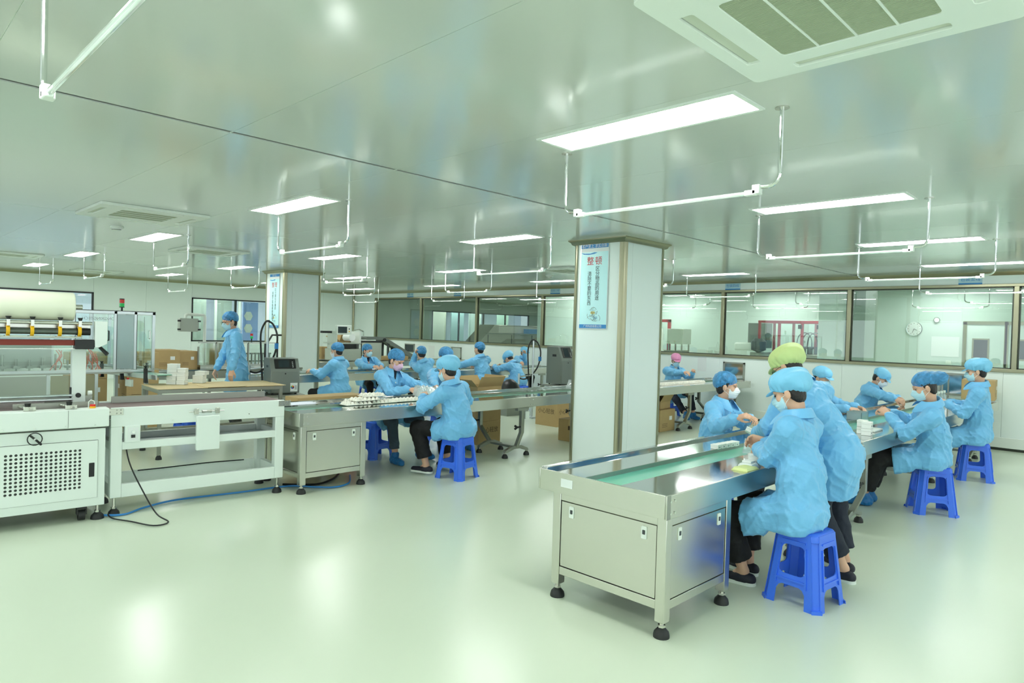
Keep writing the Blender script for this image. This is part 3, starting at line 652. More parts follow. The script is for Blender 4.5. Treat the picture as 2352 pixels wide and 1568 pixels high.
for k, (z, h) in enumerate(((0, .33), (.332, .29))):
    carton(6.62, 7.2, z, .46, .44, h, ('lowest carton of the stack behind the tray conveyor stand', 'middle carton of the stack behind the tray conveyor stand')[k], 3+k*2, marks=False, txt='小心轻放' if k == 0 else None, group='carton stack behind the tray conveyor')
carton(6.62, 7.2, .624, .5, .4, .2, 'open topmost carton beside the worker seen from behind', 3, open_=True, marks=False, group='carton stack behind the tray conveyor')
carton(12.38, 2.12, .80, .5, .42, .3, 'cardboard carton standing on the far right end of the conveyor', 6)
carton(4.15, 7.25, 0, .9, .3, .80, 'long flat cardboard carton behind the left end of the tray conveyor', 2, marks=False, tape=False)
MB_ = None
for (x, y, z, w, d, h, l, o_) in [
 (9.0, 14.9, .80, .5, .45, .45, 'tall open carton on the farthest bench left of the labelling machine', True),
 (8.45, 15.0, .80, .3, .45, .3, 'small carton at the left end of the farthest bench', False),
 (8.9, 14.3, .79, .5, .3, .16, 'flat carton with white tags on the farthest bench', False),
 (10.0, 14.3, .79, .9, .3, .1, 'flat long carton below the labelling machine', False),
 (3.85, 12.1, .82, .4, .5, .33, 'left carton of the pair on the machine bench behind the white boxes', False),
 (4.26, 12.35, .82, .3, .5, .3, 'right carton of the pair on the machine bench behind the white boxes', False),
 (6.0, 12.0, .82, .25, .25, .12, 'small carton beside the hose stand at the far column', False)]:
    carton(x, y, z, w, d, h, l, rnd.uniform(-4, 4), open_=o_, group='cartons on the far benches')
for (x, y, z, l) in [(2.55, 11.3, 0, 'lower carton behind the clear doors of the enclosure, left'), (2.55, 11.3, .382, 'upper carton behind the clear doors of the enclosure, left'), (2.55, 11.3, .764, 'highest carton behind the clear doors of the enclosure, left'), (3.25, 11.3, 0, 'lower carton behind the right clear door of the enclosure'), (3.25, 11.3, .382, 'middle carton behind the right clear door of the enclosure'), (3.25, 11.3, .764, 'top carton seen through the right clear door of the enclosure')]:
    carton(x, y, z, .45, .45, .38, l, 2, group='cartons behind the clear enclosure')
def cr(P, n=6):
    P = [Vector(p) for p in P]; o = []; Q = [P[0]]+P+[P[-1]]
    for i in range(1, len(Q)-2):
        for k_ in range(n):
            u_ = k_/n; a, b_, c_, d_ = Q[i-1], Q[i], Q[i+1], Q[i+2]
            o.append(.5*((2*b_)+(c_-a)*u_+(2*a-5*b_+4*c_-d_)*u_*u_+(-a+3*b_-3*c_+d_)*u_**3))
    return o+[P[-1]]
# ================================================================== left machines
def feet_local(t, pts, h=.15, r=.045):
    for (x, y) in pts:
        b = MB(); b.cyl((x, y, .045), (x, y, h), .012, 10); b.cyl((x, y, .055), (x, y, .07), .022, 6); o = b.build('leveller_stem', M_steel, t, world=False)
        q = MB(); foot(q, x, y, h, r); q.build('rubber_foot', M_rub, o, world=False)
def L(b, name, m, t, **k): return b.build(name, m, t, world=False, **k)
# ---- white belt conveyor
t = thing('belt_conveyor', 'white framed belt conveyor with brown belt between the wrapping machine and steel line', 'conveyor', (1.60, 6.24, 0), R(-4.2))
W_, D_ = 1.47, .56
L(MB().box(0, 0, .745, W_, .03, .905), 'front_beam', M_mwhite, t, bevel=.004)
L(MB().box(0, D_-.03, .745, W_, D_, .905), 'rear_beam', M_mwhite, t, bevel=.004)
L(MB().box(-.02, .03, .86, W_+.02, D_-.03, .893), 'belt', M_bbelt, t, bevel=.012)
for x in (0, W_-.085):
    for y in (0, D_-.085): L(MB().box(x, y, .15, x+.085, y+.085, .745), 'frame_post', M_mwhite, t, bevel=.006)
for nm, z0, z1 in (('middle_rail', .55, .615), ('lower_rail', .15, .26)):
    for y in (0, D_-.05): L(MB().box(.085, y, z0, W_-.085, y+.05, z1), nm, M_mwhite, t, bevel=.004)
    for x in (0, W_-.05): L(MB().box(x, .085, z0, x+.05, D_-.085, z1), 'side_rail', M_mwhite, t, bevel=.004)
L(MB().box(.05, .05, .555, W_-.05, D_-.05, .562), 'shelf_tray', mat('galvanised', (196, 206, 206), .35, metal=.5), t)
feet_local(t, [(.04, .045), (W_-.04, .045), (.04, D_-.045), (W_-.04, D_-.045)], .15)
g = L(MB().box(.08, D_-.1, .893, W_-.02, D_-.092, .955), 'guide_plate', M_steeld, t, bevel=.003)
c = L(MB().box(.10, -.02, .61, .215, .05, .75), 'control_box', M_mwhite, t, bevel=.003)
L(MB().box(.122, -.0215, .625, .2, -.02, .735), 'control_label', M_paper, c, smooth=False)
L(MB().cyl((.16, -.022, .7), (.16, -.04, .7), .013, 16), 'dial_knob', M_chrome, c)
L(MB().box(.145, -.03, .65, .175, -.02, .675), 'rocker_switch', M_black, c)
c = L(MB().box(.66, -.045, .495, .855, .0, .80), 'drive_cover', M_mwhite, t, bevel=.004)
for x in (.66, .84):
    b = MB(); b.box(x-.015, -.02, .815, x+.02, 0, .865); L(b, 'sensor_bracket', M_steel, t, bevel=.002)
    s = 1 if x < .7 else -1
    b = MB(); b.cyl((x-.06*s, -.012, .838), (x+.1*s, -.012, .838), .0035, 6); b.cyl((x+.05*s, -.012, .838), (x+.1*s, -.012, .838), .014, 10, .008); L(b, 'sensor_rod', M_steeld, t)
for x in (-.03, W_-.06):
    c = L(MB().box(x, -.004, .845, x+.12, .0, .9), 'joint_bracket', M_steel, t, bevel=.002)
    for (dx, dz) in ((.02, .028), (.07, .015), (.07, .042), (.1, .015), (.1, .042)): L(MB().cyl((x+dx, -.007, .845+dz), (x+dx, -.003, .845+dz), .006, 8), 'screw', M_steeld, c)
for x, z in ((.47, .775), (1.13, .79)): L(MB().cyl((x, -.004, z), (x, 0, z), .005, 8), 'screw', M_chrome, t)
b = MB(); b.tube(cr([(.3, .45, .272), (.5, .47, .268), (.7, .45, .275), (.95, .48, .272), (1.25, .45, .27)]), .006, 6); L(b, 'inner_cable', M_black, t)
L(MB().cyl((-.03, .03, .865), (-.03, D_-.03, .865), .03, 14), 'end_roller', M_steeld, t); L(MB().cyl((W_+.035, .03, .865), (W_+.035, D_-.03, .865), .02, 14), 'end_roller', M_steeld, t)
# ---- shrink wrapping machine
t = thing('wrapping_machine', 'white film wrapping machine with large film roll and perforated door at left', 'machine', (1.57, 6.17, 0), R(-4.2))
XL = -2.8; D_ = .9
L(MB().box(XL, .0, .765, 0, .13, .915), 'front_beam', M_mwhite, t, bevel=.008)
L(MB().box(-.285, -.0015, .77, -.283, .0, .91), 'beam_seam', M_dark, t, smooth=False)
L(MB().box(XL, D_-.06, .765, 0, D_, .915), 'rear_beam', M_mwhite, t, bevel=.006)
L(MB().box(XL, .13, .86, .02, D_-.06, .9), 'belt', M_bbelt, t, bevel=.01)
L(MB().box(XL, .03, .12, -.02, .06, .755), 'cabinet_frame', M_mwhite, t, bevel=.004)
L(MB().box(XL, .08, .12, -.02, D_-.02, .755), 'cabinet_body', mat('cabinet_inner', (120, 130, 122), .6), t)
L(MB().box(XL, .06, .12, -.021, .08, .755), 'cabinet_side', M_mwhite, t)
L(MB().box(-.035, .06, .12, -.018, D_-.02, .755), 'cabinet_side', M_mwhite, t, bevel=.003)
holes = []
for i in range(16):
    for j in range(11):
        cx, cz = -.675+i*.0318, .285+j*.0298
        holes.append([(cx+.0105*math.cos(R(45*k+22)), cz+.0105*math.sin(R(45*k+22))) for k in range(8)])
hh = rrect(-.135, .36, -.095, .475, .004, 2)
door = MB().plate([[(-1.9, .19), (-.075, .19), (-.075, .655), (-1.9, .655)]]+holes+[hh], .012, lambda a, z, c_: Vector((a, .02+c_, z)))
dr = L(door, 'door', M_mwhite, t, smooth=False)
L(MB().box(-.14, .0255, .355, -.09, .0295, .48), 'recess_handle', M_black, dr)
L(MB().box(-.7, .026, .27, -.18, .0295, .6), 'filter_mesh', mat('filter_dark', (58, 62, 58), .7), dr)
b = MB(); q = .003
for s in ((-1.9, .187, -.075, .19), (-1.9, .655, -.075, .658), (-.075, .187, -.072, .658)): b.box(s[0], .0285, s[1], s[2], .0305, s[3])
L(b, 'door_gap', M_dark, t, smooth=False)
L(MB().box(XL, .02, .752, -.02, .05, .768), 'shadow_gap', M_dark, t)
for k in range(9): L(MB().cyl((-.1-.2*k, -.003, .785), (-.1-.2*k, 0, .785), .006, 8), 'screw', M_chrome, t)
b = MB(); b.tube([(-.50+.047*math.cos(R(20*k)), -.02, .705+.047*math.sin(R(20*k))) for k in range(18)], .004, 6, True)
c = L(b, 'crank_wheel', M_black, t)
L(MB().tube([(-.535, -.02, .74), (-.50, -.022, .705), (-.462, -.02, .665)], .009, 6), 'wheel_spoke', M_black, c)
L(MB().cyl((-.50, .03, .705), (-.50, -.03, .705), .008, 10), 'wheel_hub', M_chrome, c); L(MB().cyl((-.466, -.02, .668), (-.466, -.06, .668), .009, 10), 'crank_handle', M_black, c)
feet_local(t, [(-.06, .08), (-.06, D_-.08), (XL+.1, .08)], .13, .05)
for x in (-.17, -2.5):
    b = MB(); b.box(x-.035, .07, .095, x+.035, .13, .12); b.box(x-.035, .07, .05, x-.026, .13, .1); b.box(x+.026, .07, .05, x+.035, .13, .1); c = L(b, 'caster_fork', M_black, t)
    L(MB().cyl((x-.024, .1, .042), (x+.024, .1, .042), .041, 20), 'caster_wheel', M_rub, c)
c = L(MB().cyl((-.11, .06, .915), (-.11, .06, .93), .022, 18), 'stop_button_base', M_yel, t); L(MB().cyl((-.11, .06, .93), (-.11, .06, .945), .02, 18), 'stop_button', M_redb, c)
L(MB().tube([(-.13, .12, .9), (-.13, .12, .96), (-.115, .12, .975), (-.09, .12, .965), (-.085, .12, .92)], .004, 6), 'curved_tube', M_white, t)
for x in (-.52, -.25):
    b = MB(); b.cyl((x, .0, .93), (x-.06, .25, .93), .011, 10); c = L(b, 'guide_rod', M_steel, t)
    L(MB().box(x-.05, .03, .915, x+.03, .07, .95), 'rod_clamp', M_steel, c, bevel=.004); L(MB().cyl((x-.02, .06, .95), (x-.02, .06, .975), .018, 8, .022), 'clamp_knob', M_black, c)
L(MB().box(-.62, .25, .9, -.04, .256, .95), 'guide_plate', M_steeld, t, bevel=.002)
L(MB().box(-.4, .40, .9, -.06, .406, .985), 'rear_guide_plate', M_steeld, t, bevel=.002)
b = MB(); b.cyl((-.84, .05, .915), (-.84, .05, .95), .012, 10); b.cyl((-.815, .05, .915), (-.815, .05, .94), .008, 8); c = L(b, 'nozzle_mount', M_steel, t)
pts = [(-.84, .05, .955), (-.835, .05, .975), (-.825, .05, .985), (-.79, .05, .99), (-.76, .05, .992)]
L(MB().tube(pts, [.008, .009, .01, .013, .018], 10), 'flexible_hose', M_purple, t); L(MB().cyl((-.84, .05, .947), (-.84, .05, .958), .008, 8), 'hose_tip', M_orange, t)
b = MB(); b.tube([(-.82, .05, .985), (-.87, .05, .983), (-.9, .05, .982)], [.009, .008, .007], 8); L(b, 'flexible_hose', M_purple, t); L(MB().cyl((-.9, .05, .982), (-.93, .05, .98), .006, 8, .002), 'hose_tip', M_orange, t)
# upright post + film head
L(MB().box(-.215, .36, .9, -.115, .46, 1.40), 'upright_post', M_mwhite, t, bevel=.008)
b = MB().prism([(-.06, 1.40), (.0, 1.43), (.0, 1.62), (-.09, 1.62), (-.09, 1.40)], .36, .44, lambda a, z, y: Vector((a+.02, y-.1, z))); L(b, 'head_side_plate', M_mwhite, t, bevel=.004)
b = MB(); b.cyl((-.72, .36, 1.735), (-.21, .36, 1.735), .118, 40); rl = L(b, 'film_roll', M_film, t, bevel=.012)
L(MB().cyl((-.722, .36, 1.735), (-.73, .36, 1.735), .05, 20), 'roll_core', M_cardd, rl)
L(MB().cyl((-1.4, .36, 1.735), (-.15, .36, 1.735), .02, 12), 'roll_shaft', M_steel, t)
L(MB().box(-1.5, .30, 1.585, -.1, .42, 1.612), 'roll_cradle', M_steel, t, bevel=.004)
L(MB().cyl((-1.5, .28, 1.60), (-.09, .28, 1.60), .014, 12), 'upper_bar', M_steel, t)
L(MB().box(-1.5, .36, 1.515, -.09, .372, 1.6), 'backing_plate', M_steel, t)
L(MB().cyl((-1.5, .30, 1.53), (-.2, .30, 1.53), .026, 20), 'dark_roller', mat('roller_grey', (96, 104, 98), .18, metal=.6), t)
L(MB().cyl((-.2, .30, 1.53), (-.1, .30, 1.53), .03, 16), 'roller_end', M_black, t)
for x in (-.9, -.655, -.50, -.315, -.178):
    b = MB(); b.cyl((x-.012, .295, 1.535), (x+.012, .295, 1.535), .044, 24); c = L(b, 'yellow_ring', M_yel, t, bevel=.003)
    L(MB().box(x-.011, .25, 1.57, x+.011, .262, 1.62), 'ring_bracket', M_steel, c); L(MB().cyl((x, .256, 1.62), (x, .256, 1.645), .011, 8, .02), 'bracket_knob', M_black, c)
L(MB().cyl((-1.5, .27, 1.485), (-.16, .27, 1.485), .009, 10), 'film_rod', M_chrome, t)
L(MB().box(-1.5, .29, 1.415, -.21, .33, 1.46), 'seal_bar', M_brown, t, bevel=.003)
L(MB().box(-1.5, .28, 1.385, -.21, .34, 1.39), 'seal_bar_edge', M_steel, t)
L(MB().box(-.21, .26, 1.385, -.075, .37, 1.465), 'motor_block', M_black, t, bevel=.005)
L(MB().cyl((-.02, .35, 1.40), (.03, .31, 1.34), .014, 10, .017), 'lever_handle', M_black, t)
L(MB().box(-.225, .37, .91, -.208, .42, 1.06), 'slide_rail', M_black, t)
for z, y in ((.995, .36), (.965, .33)): L(MB().cyl((-1.5, y, z), (-.21, y, z), .011, 10), 'lower_rod', M_alup, t)
L(MB().cyl((-.17, .34, .995), (-.17, .36, .995), .02, 12), 'rod_knob', M_black, t); L(MB().cyl((-.1, .36, 1.01), (-.07, .36, 1.01), .02, 12), 'white_knob', M_white, t)
b = MB(); n = 12
vs = [Vector((-1.5+1.28*i/n, .36+.12*j/4+.01*math.sin(i*1.7+j), .965-.06*j/4+.006*math.sin(i*2.3+j*2))) for j in range(5) for i in range(n+1)]
fs = [(j*(n+1)+i, j*(n+1)+i+1, (j+1)*(n+1)+i+1, (j+1)*(n+1)+i) for j in range(4) for i in range(n)]
b.add(vs, fs); o = L(b, 'film_web', M_plas, t, fix=False)
L(MB().box(-1.5, .34, .99, -.24, .342, 1.385), 'film_curtain', glass_mat('film_clear', (.95, .97, .96), .05, .1), t, smooth=False)
# ---- cables on the floor
tag(MB().tube(cr([(1.55, 6.25, .02), (1.7, 6.2, .012), (1.9, 6.33, .012), (2.2, 6.42, .012), (2.7, 6.35, .012), (3.2, 6.3, .012), (3.4, 6.1, .012), (3.55, 5.98, .012), (3.75, 6.05, .012), (3.95, 6.35, .012)]), .009, 8).build('air_hose', M_cblue), 'bright blue air hose on the floor under the white belt conveyor', 'hose')
tag(MB().tube(cr([(1.72, 6.32, .70), (1.73, 6.2, .45), (1.8, 6.02, .2), (1.86, 5.9, .05), (1.9, 5.75, .012), (1.78, 5.72, .012), (1.68, 5.95, .012), (1.6, 6.12, .012), (1.58, 6.2, .03)]), .006, 8).build('power_cable', M_black), 'thin black cable looping onto the floor beside the white conveyor foot', 'cable')
tag(MB().tube(cr([(3.2, 6.4, .012), (3.45, 6.2, .012), (3.7, 6.3, .012), (3.9, 6.5, .012)]), .011, 8).build('power_cable', M_black), 'black cable lying under the tray conveyor cabinet', 'cable')
# ---- cardboard topped steel table
t = thing('steel_table', 'steel framed work table topped with cardboard sheets where the standing man leans', 'table', (3.42, 8.78, 0))
TZ = .83; A_ = R(-3); Tt = Matrix.Translation((3.42, 8.78, 0)) @ Matrix.Rotation(A_, 4, 'Z')
def TB(x0, y0, z0, x1, y1, z1): return MB().box(x0, y0, z0, x1, y1, z1, Tt)
for x in (-.75, .71):
    for y in (-.38, .34): o = TB(x, y, .05, x+.04, y+.04, TZ-.05).build('leg', M_steeld, t, bevel=.002); p = Tt @ Vector((x+.02, y+.02, 0)); leveller(o, p.x, p.y, .07, .035)
b = MB(); b.box(-.75, -.38, TZ-.05, .75, -.35, TZ-.008, Tt); b.box(-.75, .35, TZ-.05, .75, .38, TZ-.008, Tt); b.box(-.75, -.35, TZ-.05, -.72, .35, TZ-.008, Tt); b.box(.72, -.35, TZ-.05, .75, .35, TZ-.008, Tt)
b.build('table_frame', M_steeld, t, bevel=.002); TB(-.75, -.38, TZ-.007, .75, .38, TZ-.002).build('table_top', M_steelt, t)
for k, (x0, x1, dz) in enumerate(((-.76, -.2, 0), (-.22, .28, .005), (.26, .79, .001))): TB(x0, -.39, TZ-.001+dz, x1, .385, TZ+.004+dz).build('cardboard_sheet', mat('cardboard_light', (216, 196, 150), .7), t, smooth=False)
for z in (.25, .55): TB(-.71, .3, z, .71, .33, z+.03).build('stretcher', M_steeld, t)
# white gift boxes on it
def wbox(x, y, z, w, d, h, label, grp, rz=0, m=None):
    T = thing('white_box', label, 'box', (x, y, z), R(rz), grp)
    MB().box(-w/2, -d/2, 0, w/2, d/2, h*.62).build('box_base', m or M_box, T, world=False, smooth=False, bevel=.002); MB().box(-w/2-.001, -d/2-.001, h*.62+.0008, w/2+.001, d/2+.001, h).build('box_lid', m or M_box, T, world=False, smooth=False, bevel=.002)
    return T
lv = ['bottom', 'second', 'third', 'fourth', 'top']
for k in range(5):
    z = TZ+.006+k*.052
    wbox(3.0+.002*k, 9.02, z, .12, .1, .051, '%s front box of the tall white stack on the cardboard table' % lv[k], 'tall white box stack', -43+rnd.uniform(-4, 4))
    if k < 4: wbox(3.083+.002*k, 8.937, z, .1, .1, .051, '%s right box of the tall white stack on the cardboard table' % lv[k], 'tall white box stack', -43+rnd.uniform(-4, 4))
for k in range(3):
    wbox(3.33+(.03 if k == 2 else 0), 9.03, TZ+.011+k*.052, .13, .12, .051, '%s box of the short white stack on the cardboard table' % ('bottom', 'middle', 'top')[k], 'short white box stack', -43+rnd.uniform(-4, 4))
# ---- aluminium framed enclosure machine behind
t = thing('filling_machine', 'aluminium framed machine with clear doors and red green tower light behind the film roll', 'machine', (1.4, 10.0, 0))
EX0, EX1, EY0, EY1 = -.6, 2.93, 9.5, 10.7; e = .035
for x in (EX0, .7, 2.0, 2.45, 2.68, EX1-e):
    for y in (EY0, EY1-e): MB().box(x, y, 1.0, x+e, y+e, 1.74).build('frame_post', M_alup, t, bevel=.002)
for z in (.97, 1.705):
    for y in (EY0, EY1-e): MB().box(EX0, y, z, EX1, y+e, z+e).build('frame_rail', M_alup, t, bevel=.002)
    for x in (EX0, EX1-e): MB().box(x, EY0+e, z, x+e, EY1-e, z+e).build('frame_rail', M_alup, t, bevel=.002)
MB().box(EX0, EY0+.002, 1.74, EX1, EY0+.012, 1.748).build('black_seal', M_black, t)
for x in (2.0+e, 2.45+e, 2.68+e): MB().box(x-.006, EY0-.002, 1.0, x, EY0+.004, 1.705).build('black_seal', M_black, t)
MB().box(2.45+e, EY0+.01, 1.01, 2.68, EY0+.015, 1.70).build('frosted_panel', M_pcf, t, smooth=False)
d = MB().box(2.68+e, EY0+.01, 1.01, EX1-e, EY0+.015, 1.70).build('clear_door', M_pc, t, smooth=False)
MB().tube([(2.86, EY0-.0, 1.50), (2.86, EY0-.03, 1.50), (2.86, EY0-.03, 1.40), (2.86, EY0-.0, 1.40)], .006, 8).build('door_handle', M_steel, d)
MB().tube([(2.8, EY0+.006, 1.68), (2.8, EY0+.006, 1.02)], .002, 6).build('door_gap', M_dark, d)
for x0, x1 in ((EX0+e, .7), (.7+e, 2.0), (2.0+e, 2.45)):
    d = MB().box(x0, EY0+.01, 1.01, x1, EY0+.015, 1.70).build('clear_door', M_pc, t, smooth=False)
    if x0 > 1.9:
        for x in (2.32, 2.385): MB().tube([(x, EY0, 1.49), (x, EY0-.03, 1.49), (x, EY0-.03, 1.37), (x, EY0, 1.37)], .008, 8).build('door_handle', M_black, d)
MB().box(EX0, EY1-.02, 1.01, EX1, EY1-.015, 1.7).build('clear_back', M_pc, t, smooth=False)
MB().box(EX1-.03, EY0+e, 1.01, EX1-.025, EY1-e, 1.7).build('clear_side', M_pc, t, smooth=False)
MB().box(EX0, EY0+.02, .95, EX1-.02, EY1, .97).build('table_plate', M_steeld, t)
b = MB(); b.box(EX0, EY0+.3, 1.02, 1.85, EY0+.33, 1.3); b.build('inner_plate', M_steeld, t)
for x in (EX0, .7, 1.75, 2.25): MB().box(x, EY0, .08, x+e, EY0+e, .95).build('lower_post', M_alup, t, bevel=.002)
for x0, x1 in ((EX0+e, .7), (.7+e, 1.75)): MB().box(x0, EY0+.01, .1, x1, EY0+.016, .94).build('lower_door', M_steeld, t, smooth=False)
MB().box(1.79, EY0+.01, .1, 2.25, EY0+.016, .94).build('lower_panel', mat('khaki_panel', (150, 146, 118), .4, metal=.3), t)
MB().box(EX0, EY0+.02, .08, 2.28, EY1, .1).build('base_plate', M_steeld, t)
for x in (EX0+.02, .72, 1.77, 2.27): MB().cyl((x, EY0+.02, 0), (x, EY0+.02, .08), .03, 12).build('rubber_foot', M_rub, t)
b = MB(); b.cyl((2.56, 9.6, 1.745), (2.56, 9.6, 1.79), .012, 10); c = b.build('tower_stem', M_black, t); MB().cyl((2.56, 9.6, 1.79), (2.56, 9.6, 1.80), .03, 16).build('tower_base', M_black, c)
MB().cyl((2.56, 9.6, 1.80), (2.56, 9.6, 1.845), .028, 16).build('green_lens', mat('lens_green', (20, 190, 90), .3), c); MB().cyl((2.56, 9.6, 1.847), (2.56, 9.6, 1.892), .028, 16).build('red_lens', mat('lens_red', (210, 40, 30), .3), c); MB().cyl((2.56, 9.6, 1.893), (2.56, 9.6, 1.905), .028, 16).build('tower_cap', M_black, c)
text('lettering', 'LONGXINGTECH', .05, M_greyd, t, (2.36, EY0+.3, 1.64), (-1, 0, 0), (0, 0, 1))
for k in range(9):
    a = rnd.random; x = (2.2 if k < 6 else 1.85)+.1*a(); pts = [(x, 9.7, 1.25-.08*a())]
    for s in range(4): pts.append((pts[-1][0]+.09*(a()-.5), 9.7+.1*(a()-.5), pts[-1][2]-.05-.02*a()))
    MB().tube(cr(pts, 3), .006, 5).build('air_tube', M_pink, t)
for k in range(10): x = 1.1+.13*k; b = MB(); b.cyl((x, 9.75, .97), (x, 9.75, 1.08+.12*rnd.random()), .012, 8); b.box(x-.03, 9.7, 1.02, x+.03, 9.8, 1.05); b.build('actuator', M_steeld, t)
# outfeed conveyor with green belt
t = thing('outfeed_conveyor', 'narrow outfeed conveyor with green belt and black guide brackets beside the cardboard table', 'conveyor', (2.75, 9.75, 0))
ang = math.atan2(8.95-10.4, 2.88-2.62); T = Matrix.Translation((2.75, 9.7, 0)) @ Matrix.Rotation(ang, 4, 'Z')
def OB(*a): return MB().box(*a, T)
OB(-.75, -.09, .955, .75, .09, .962).build('green_belt', M_belt, t, smooth=False)
for s in (-1, 1): OB(-.75, s*.1-.01, .90, .75, s*.1+.01, .96).build('side_rail', M_alup, t, bevel=.002); OB(-.75, s*.13-.004, 1.0, .75, s*.13+.004, 1.008).build('guide_rail', M_steel, t)
for x in (-.55, 0, .6):
    for s in (-1, 1):
        b = MB().prism([(-.012, .86), (.03, .86), (.012, .93), (.012, 1.04), (-.012, 1.04)], s*.13-.02, s*.13+.02, lambda a, z, y: T @ Vector((x+a, y+s*.03, z))); c = b.build('guide_bracket', M_black, t)
        MB().cyl(T @ Vector((x, s*.16, 1.04)), T @ Vector((x, s*.16, 1.07)), .012, 8, .022).build('bracket_knob', M_black, c)
for x in (-.5, .3): OB(x-.02, -.02, .08, x+.02, .02, .9).build('leg', M_alup, t); OB(x-.03, -.2, .0, x+.03, .2, .03).build('foot_bar', M_alup, t); OB(x-.02, -.02, .03, x+.02, .02, .09).build('leg_base', M_alup, t)
OB(.05, -.14, .78, .2, -.11, .87).build('switch_box', M_white, t); p = T @ Vector((.12, -.14, .87)); MB().cyl(p, p+Vector((0, 0, .02)), .015, 12).build('stop_button', M_redb, t)
# ---- rotary steel machine on its bench behind the standing man
t = thing('machine_bench', 'long steel bench carrying the rotary drum machine and cartons', 'bench', (4.9, 12.3, 0))
MB().box(3.6, 11.8, .79, 6.25, 12.95, .82).build('bench_top', M_steelt, t, bevel=.003); MB().box(3.6, 11.82, .66, 6.25, 11.84, .79).build('apron', M_steeld, t)
for x in (3.65, 4.9, 6.15):
    for y in (11.9, 12.85): MB().box(x, y, 0, x+.05, y+.05, .79).build('leg', M_steeld, t)
MB().box(3.65, 11.9, .2, 6.2, 12.9, .22).build('lower_shelf', M_steeld, t)
t = thing('drum_machine', 'stainless steel drum machine with clear guards on the bench behind the standing man', 'machine', (5.1, 12.4, .82))
MB().box(4.45, 12.05, .82, 5.9, 12.75, .88).build('base', M_steel, t, bevel=.004)
b = MB(); b.lathe([(.3, .88), (.3, 1.26), (.29, 1.27)], (5.0, 12.4, 0), 32); b.build('drum', M_steel, t)
b = MB(); b.prism([(4.42, .88), (4.42, 1.2), (4.5, 1.28), (4.72, 1.28), (4.72, .88)], 12.06, 12.075, lambda a, z, y: Vector((a, y, z))); b.build('clear_guard', M_pc, t, smooth=False)
for (x, z) in ((4.72, 1.28), (5.3, 1.28), (5.62, 1.26), (5.86, 1.26), (4.42, 1.2)): MB().box(x-.012, 12.05, .88, x+.012, 12.08, z).build('guard_post', M_black if x > 5.5 else M_steeld, t)
MB().box(4.42, 12.05, 1.262, 5.88, 12.08, 1.285).build('top_rail', M_steel, t); MB().box(5.32, 12.06, .9, 5.85, 12.07, 1.25).build('clear_guard', M_pc, t, smooth=False)
MB().box(4.95, 12.09, 1.19, 5.17, 12.1, 1.22).build('red_label', M_red, t); MB().cyl((4.78, 12.05, 1.0), (4.78, 12.02, 1.0), .03, 14).build('stop_button', M_redb, t); MB().box(4.88, 12.09, 1.1, 5.08, 12.1, 1.21).build('grey_label', M_steelt, t)
for k in range(7): x = 5.4+.07*k; b = MB(); b.cyl((x, 12.3, .88), (x, 12.3, 1.05+.1*rnd.random()), .015, 8); b.cyl((x, 12.3, 1.05), (x, 12.3, 1.08), .03, 10); b.build('spindle', M_steeld, t)
c = MB().cyl((5.42, 12.2, 1.28), (5.42, 12.2, 1.35), .012, 8).build('tower_stem', M_black, t); MB().cyl((5.42, 12.2, 1.35), (5.42, 12.2, 1.39), .025, 12).build('green_lens', MATS['lens_green'], c); MB().cyl((5.42, 12.2, 1.40), (5.42, 12.2, 1.44), .025, 12).build('red_lens', MATS['lens_red'], c)
MB().tube([(5.72, 12.2, 1.26), (5.82, 12.2, 1.42), (6.0, 12.2, 1.42)], .018, 6).build('dark_arm', M_black, t)
t = thing('control_terminal', 'grey control box hanging from a white pipe arm left of the standing man', 'control box', (4.95, 13.3, 0))
MB().tube([(4.98, 13.3, 0), (4.98, 13.3, 1.73), (4.96, 13.3, 1.755), (4.9, 13.3, 1.76), (4.66, 13.3, 1.77), (4.63, 13.3, 1.75), (4.62, 13.3, 1.68)], .028, 10).build('pipe_arm', M_white, t)
c = MB().plate([rrect(4.5, 1.44, 4.84, 1.69, .02)], .12, lambda a, b_, c_: Vector((a, 13.22+c_, b_))).build('control_box', mat('panel_grey_green', (176, 184, 174), .45), t)
for x in (4.49, 4.85):
    for z in (1.48, 1.64): MB().box(x-.025, 13.21, z-.015, x+.025, 13.25, z+.015).build('corner_clip', M_black, c)
